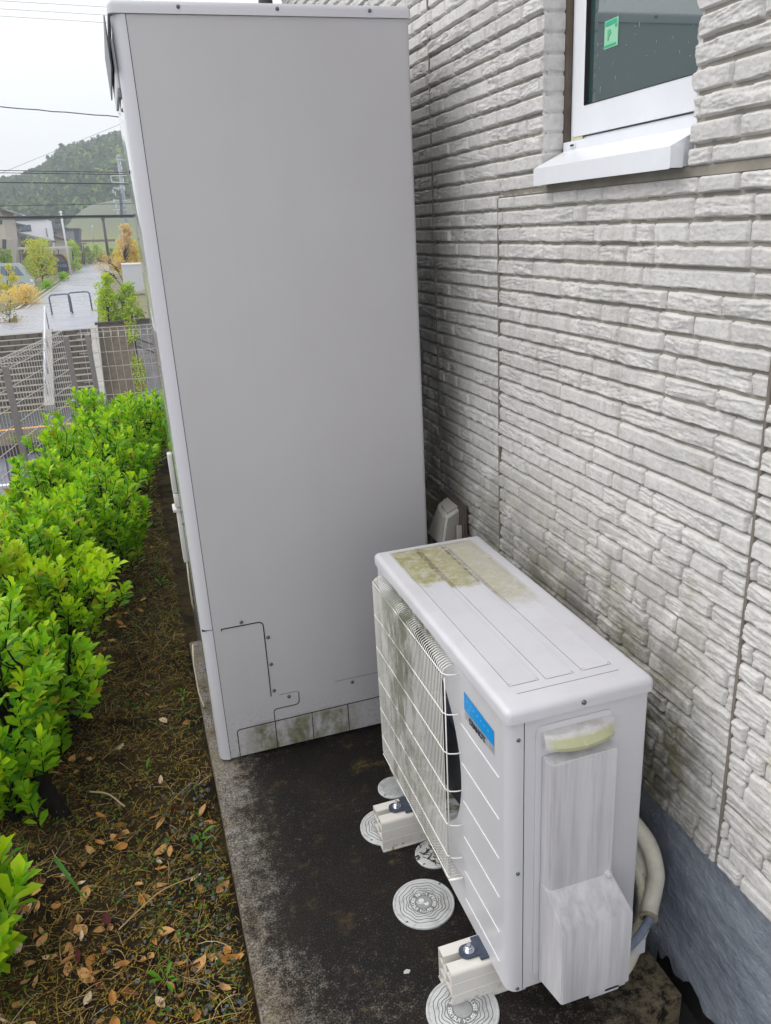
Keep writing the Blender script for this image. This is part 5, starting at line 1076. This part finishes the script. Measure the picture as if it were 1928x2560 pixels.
e = bldg('distant house whose pale gable roof shows just above the power cables', 135, (45, 560)); hpart(e, 'wall', [[(30, 541), (45, 534.5), (60, 540), (60, 580), (30, 580)]], 135, 6, m_greyr); hpart(e, 'roof', [[(27, 541.5), (44.5, 533), (63, 540), (63, 542), (44.5, 535.5), (27, 543.5)]], 134.5, 7, mat('pale_roof', (.45, .47, .48), .6))

def carport(label, y, x0, x1, top, ht, posts, foot_, mt):
    e = empty('carport', at((x0+x1)/2, foot_, y), label, 'carport', 'carports along the upper street'); hpart(e, 'roof', [[(x0, top), (x1, top-2), (x1, top-2+ht), (x0, top+ht)]], y, 5, mt)
    for p in posts: hpart(e, 'post', [[(p, top+ht), (p+2.2, top+ht), (p+4.5+2, gpx(p, y)+1), (p+4.3, gpx(p, y)+1)]], y+.3, .12, m_frame)
    return e
carport('white roofed carport over the red car', 83, 40, 176, 619.5, 4.5, (48, 133, 145), 682, mat('pale_carport', (.45, .44, .44), .5))
carport('dark flat carport by the brown pole at the road end', 122, 199, 288, 600, 5.5, (264,), 656, mat('brown_carport', (.14, .12, .11), .6))
carport('low dark carport left of the road end', 112, 190, 214, 609.5, 2.5, (203, 207), 658, m_roofg)
# cars
def car(label, y, x0, x1, ytop, yb, col, front=1):
    e = empty('car', at((x0+x1)/2, yb, y), label, 'car', 'parked cars on the upper street'); h = yb-ytop; w_ = x1-x0; X_ = lambda t: x0+t*w_ if front > 0 else x1-t*w_
    Yp = lambda t: yb-t*h
    pm = mat('car_paint', col, .25, coat=.6)
    hpart(e, 'body', [[(X_(0), Yp(.15)), (X_(0), Yp(.58)), (X_(.03), Yp(.9)), (X_(.07), Yp(1)), (X_(.72), Yp(1)), (X_(.80), Yp(.88)), (X_(.90), Yp(.56)), (X_(.99), Yp(.46)), (X_(1), Yp(.18))]], y, 1.6, pm)
    hpart(e, 'window', [[(X_(.06), Yp(.58)), (X_(.09), Yp(.90)), (X_(.40), Yp(.90)), (X_(.40), Yp(.58))], [(X_(.43), Yp(.58)), (X_(.43), Yp(.90)), (X_(.71), Yp(.90)), (X_(.84), Yp(.58))]], y-.02, .03, m_win)
    for t in (.19, .81):
        c = at(X_(t), Yp(.14), y); r_ = h*.155/FPX*(y+1.1)*1.1; m = MB(); m.lathe([(r_*.5, -.03), (r_*.95, -.03), (r_, .0), (r_, .2)], (0, 0, 0), 20, 'y'); o = m.build('wheel', mat('tyre', (.02, .02, .022), .7), e, 40); o.location = c-e.location
        m = MB(); m.lathe([(r_*.55, -.045), (r_*.5, -.03), (.05, -.035)], (0, 0, 0), 14, 'y'); r2 = m.build('rim', m_zinc, o, 40)
    hpart(e, 'headlight', [[(X_(.94), Yp(.46)), (X_(.99), Yp(.44)), (X_(.995), Yp(.36)), (X_(.95), Yp(.37))]], y-.02, .05, m_white)
    hpart(e, 'door_gap', [rect(X_(.415), Yp(.58), X_(.415)+.35, Yp(.2))], y-.01, .02, m_frame)
    return e
car('pale mint green box car parked behind the yellow bush', 56, -60, 84, 659, gpx(60, 56), (.42, .50, .50))
car('dark red car parked under the white carport', 86, 92, 178, 636, gpx(140, 86), (.25, .02, .03))
car('small dark car in front of the red one under the carport', 84.6, 132, 171, 656, gpx(150, 84.6), (.015, .02, .05), -1)
car('tiny white car at the far end of the road', 114, 218, 242, 644, gpx(230, 114), (.7, .7, .72))
# walls, panels
e = empty('block_wall', at(350, 790, 31.8), 'grey brown block wall beside the upper road, right of the shrubs', 'block wall'); hpart(e, 'wall_face', [[(338, 726), (420, 726), (420, 812), (345, 800)]], 31.9, 4, m_brownblock)
e = empty('storage_box', at(330, 725, 45), 'plain white storage box standing behind the block wall', 'storage box'); hpart(e, 'box_body', [[(304, 662), (354, 660), (364, 724), (312, 736)]], 45, 1.2, mat('white_sheet', (.55, .56, .60), .5)); hpart(e, 'box_rim', [[(303, 660), (354, 658), (354, 661), (304, 663)]], 44.96, 1.3, m_white)
e = empty('garden_wall', at(285, 700, 50), 'beige garden wall along the right side of the upper road', 'garden wall'); hpart(e, 'wall_face', [[(252, 661), (306, 659), (335, 720), (335, 800), (262, 800)]], 50, .25, mat('beige_wall', (.26, .22, .17), .85, var=.3, vscale=2)); hpart(e, 'wall_cap', [[(249, 659.5), (306, 657.5), (306, 659), (250, 661)]], 49.9, .45, m_wall)
# poles
def pole(label, y, base, top, r_, mt, name='street_pole', cat='pole', arm=None):
    base = (base[0], gpx(base[0], y)); b, t = at(*base, y), at(*top, y); e = empty(name, b, label, cat); m = MB(); m.tube([(0, 0, 0), (t.x-b.x, 0, t.z-b.z)], r_, 10); m.build('shaft', mt, e, True)
    m = MB(); m.lathe([(r_*1.3, 0), (r_*1.3, r_*1.5), (r_*.4, r_*2)], (t.x-b.x, 0, t.z-b.z-r_), 10); m.build('pole_cap', m_white if arm else mt, e); return e
pole('dark brown square looking steel pole at the road end', 105, (275, 655), (257, 546), .17, mat('brown_steel', (.045, .028, .03), .5))
pole('slim white light pole beside the white carport', 80, (178, 672), (152, 530), .085, mat('white_pole', (.62, .63, .68), .4), arm=1)
pole('thin grey lamp pole with white head before the meadow', 135, (238, 640), (231, 565), .09, mat('grey_pole', (.3, .32, .33), .5), arm=1)
up_e = pole('grey concrete utility pole with crossarms partly hidden by the tank', 80, (330, 640), (297, 392), .17, mat('concrete_pole', (.33, .35, .38), .7), 'utility_pole', 'utility pole')
m_ins = mat('white_insulator', (.62, .66, .72), .4)
def pxbars(name, parent, segs, y, r_, mt):
    m = MB()
    for a, b in segs: m.tube([at(*a, y), at(*b, y)], r_, 6)
    o = m.build(name, mt); o.parent = parent; o.matrix_parent_inverse = Matrix.Translation(-parent.location); return o
pxbars('crossarm', up_e, [((290, 399), (312, 400)), ((277, 440), (318, 438)), ((279, 455), (312, 457)), ((277, 440), (280, 455)), ((282, 470), (312, 470)), ((285, 500), (318, 502)), ((286, 508), (305, 509)), ((284, 525), (316, 524)), ((286, 540), (316, 541))], 79.8, .04, m_ins)
for sg_ in [((302, 404), (302, 412)), ((304, 416), (305, 424)), ((282, 474), (284, 482)), ((288, 478), (289, 488)), ((296, 472), (297, 480)), ((310, 466), (311, 476)), ((285, 498), (286, 508)), ((308, 446), (309, 456)), ((290, 510), (291, 520)), ((300, 512), (301, 524)), ((310, 505), (311, 516)), ((294, 528), (295, 540)), ((305, 528), (306, 540))]: pxbars('insulator', up_e, [sg_], 79.7, .06, m_ins)
pxbars('transformer', up_e, [((296, 476), (300, 482)), ((301, 484), (305, 545))], 79.6, .14, mat('dark_transformer', (.10, .12, .15), .5))
# overhead cables
m_cab = mat('black_cable', (.02, .025, .04), .5); m_cabt = mat('grey_cable', (.30, .32, .34), .5)
def cable(label, a, b, y, r_, mt, sag=.0, x0=-500, x1=900, wob=0., group='overhead cables across the street'):
    P = []
    for i in range(41):
        px = x0+(x1-x0)*i/40; py = a[1]+(b[1]-a[1])*(px-a[0])/(b[0]-a[0])+sag*((px-200)/700)**2*-1+wob*math.sin(px*.11)
        P.append(at(px, py, y))
    m = MB(); m.tube(P, r_, 6); tag(m.build('power_cable', mt, None, True), label, 'cable', group)
cable('topmost of three faint thin wires high in the sky', (0, 2), (272, 18), 40, .010, m_cabt); cable('middle of three faint thin wires high in the sky', (0, 22), (272, 38), 40, .010, m_cabt); cable('lowest of three faint thin wires high in the sky', (0, 40), (268, 57), 40, .010, m_cabt)
cable('single thick wavy black cable crossing the plain sky above the hill', (0, 267), (295, 292), 30, .017, m_cab, wob=.8)
cable('thin grey wire slanting up to the right across the sky', (0, 434), (297, 312), 34, .008, m_cabt)
cable('upper strand of the twisted cable pair just over the hill', (0, 426), (310, 431), 29, .012, m_cab); cable('lower strand of the twisted cable pair just over the hill', (0, 432), (310, 436.5), 29, .012, m_cab)
cable('black cable crossing the wooded hill below the twisted pair', (0, 456), (320, 460), 29, .017, m_cab); cable('thin dark cable across the lower wooded hill', (0, 515), (325, 509), 29, .010, m_cab)
cable('thickest black cable, crossing above the white box house', (0, 543.5), (330, 539), 28.6, .038, m_cab); cable('thin black cable hanging just under the thickest one', (0, 548), (330, 543), 28.7, .012, m_cab)

# ================================================================== hills
def hill(name, ridge, yr, y0, mt, label, nb=60, nd=30, bump_=2.):
    xs_ = np.linspace(0, 1, nb*3); rx_ = np.array([at(px, py, yr).x for px, py in ridge]); rz_ = np.array([at(px, py, yr).z for px, py in ridge])
    X = np.linspace(rx_[0], rx_[-1], nb*3); Zr = np.interp(X, rx_, rz_); T = np.linspace(0, 1.35, nd)
    XX = X[:, None]*((y0+(yr-y0)*T)/yr)[None]*1.0+0; YY = np.repeat((y0+(yr-y0)*T)[None], len(X), 0); pr = np.where(T < 1, np.sin(np.clip(T, 0, 1)*np.pi/2)**.9, 1-(T-1)*1.2)
    zb = zg(YY)-1.; ZZ = zb+(Zr[:, None]-zb)*pr[None]+bump_*(fbm(XX/25, YY/25, 4, 3)-.5)*np.minimum(T[None], 1)
    V = np.stack([XX, YY, ZZ], -1).reshape(-1, 3); n = len(T); i = np.arange(len(X)-1)[:, None]*n+np.arange(n-1)[None]; F = np.stack([i, i+n, i+n+1, i+1], -1).reshape(-1, 4)
    o = npmesh(name, V, F, mt); tag(o, label, kind='structure'); return V.reshape(len(X), n, 3)
ridge1 = [(-1500, 560), (-900, 520), (-500, 508), (-200, 500), (-60, 497), (0, 488), (40, 480), (70, 476), (95, 464), (130, 452), (150, 426), (165, 411), (195, 398), (220, 401), (250, 388), (290, 376), (340, 366), (420, 352), (520, 345), (620, 350), (760, 380), (950, 430), (1300, 500), (2000, 560)]
G1 = hill('wooded_hill', ridge1, 330, 170, mat('forest_floor', (.035, .055, .02), .95), 'tall wooded hill behind the houses')
ridge2 = [(60, 640), (120, 600), (160, 568), (180, 550), (195, 538), (207, 528), (222, 519), (240, 512), (260, 507), (280, 505), (330, 500), (450, 490), (600, 500), (900, 560)]
m_mead = mat('meadow', (.2, .2, .08), .9); g = G(m_mead); zz = g.rng(g.math('ADD', g.z, g.math('MULTIPLY', g.noise(.04, 4, .6), 9.)), 4, 11)
g.color(g.mix(zz, g.mix(g.rng(g.noise(.08, 4, .6), .4, .6), (.17, .22, .055), (.25, .25, .08)), (.12, .14, .10)))
hill('meadow_hill', ridge2, 200, 135, m_mead, 'smooth meadow hill in front of the wooded one', bump_=4.5)
def forest():
    g_ = np.random.default_rng(44); nb, nd, _ = G1.shape; P, Dd, N, Sz, MI = [], [], [], [], []
    lo, hi = np.searchsorted(G1[:, 22, 0], [at(-120, 500, 330).x, at(430, 500, 330).x]); C = []
    for _ in range(6500):
        i = g_.uniform(lo, hi-1); j = g_.uniform(1, nd*.78); a, b = int(i), int(j); fi, fj = i-a, j-b
        p = (G1[a, b]*(1-fi)+G1[a+1, b]*fi)*(1-fj)+(G1[a, b+1]*(1-fi)+G1[a+1, b+1]*fi)*fj; C.append((p, g_.uniform(1.2, 2.9)))
    for p, r_ in C:
        n = 34; u = g_.normal(size=(n, 3)); u /= np.linalg.norm(u, axis=1, keepdims=True); u[:, 2] = np.abs(u[:, 2])*1.25-.25; q = p+u*r_*(.75+.3*g_.random((n, 1))); q[:, 2] += r_*.35
        P.append(q); Dd.append(g_.normal(size=(n, 3))); N.append(u+g_.normal(size=(n, 3))*.5); Sz.append(r_*(.35+.35*g_.random(n))); MI.append(np.full(n, g_.choice([0, 0, 0, 1, 1, 2])))
    mm = [mat('wood_dark', (.030, .080, .030), .9, var=.3, vscale=.3), mat('wood_mid', (.065, .16, .04), .9, var=.3, vscale=.3), mat('wood_light', (.17, .28, .05), .9, var=.3, vscale=.3)]
    o = leaves_mesh('forest', np.concatenate(P), np.concatenate(Dd), np.concatenate(N), np.concatenate(Sz), np.concatenate(MI), mm, None, 1.6); tag(o, 'far mixed forest covering the tall hill', 'forest', kind='stuff')
forest()
# neighbouring house on the left, outside the view, mirrored in the window
nb_ = empty('neighbour_house', (-16, 4, ZLOT), 'grey green neighbouring house seen only as a reflection in the window', 'house')
m = MB(); m.box(-21, -13, -6, 9, ZLOT, 3.0); o = m.build('wall', mat('neighbour_wall', (.10, .11, .10), .8), nb_); HO(o, nb_)
m = MB(); V = [Vector((x, y, z)) for x in (-21.6, -12.4) for y, z in ((-6.6, 3.0), (9.6, 3.0), (9.6, 3.3), (1.5, 4.2), (-6.6, 3.3))]; m.add(V, [(0, 1, 2, 3, 4), (9, 8, 7, 6, 5), (0, 5, 6, 1), (1, 6, 7, 2), (2, 7, 8, 3), (3, 8, 9, 4), (4, 9, 5, 0)]); HO(m.build('roof', m_roofg, nb_), nb_)

# ================================================================== moist air
hz_m = bpy.data.materials.new('moist_air'); hz_m.use_nodes = True; n_ = hz_m.node_tree.nodes; n_.clear(); vo = n_.new('ShaderNodeVolumePrincipled'); vo.inputs['Color'].default_value = (.90, .96, 1, 1); vo.inputs['Density'].default_value = .0018; vo.inputs['Anisotropy'].default_value = .2
ou = n_.new('ShaderNodeOutputMaterial'); hz_m.node_tree.links.new(vo.outputs[0], ou.inputs['Volume'])
m = MB(); m.box(-700, 900, -60, 640, -60, 90); o = m.build('haze', hz_m); tag(o, 'thin pale haze softening the far hill', 'haze', kind='stuff')
print('objects', len(bpy.data.objects))
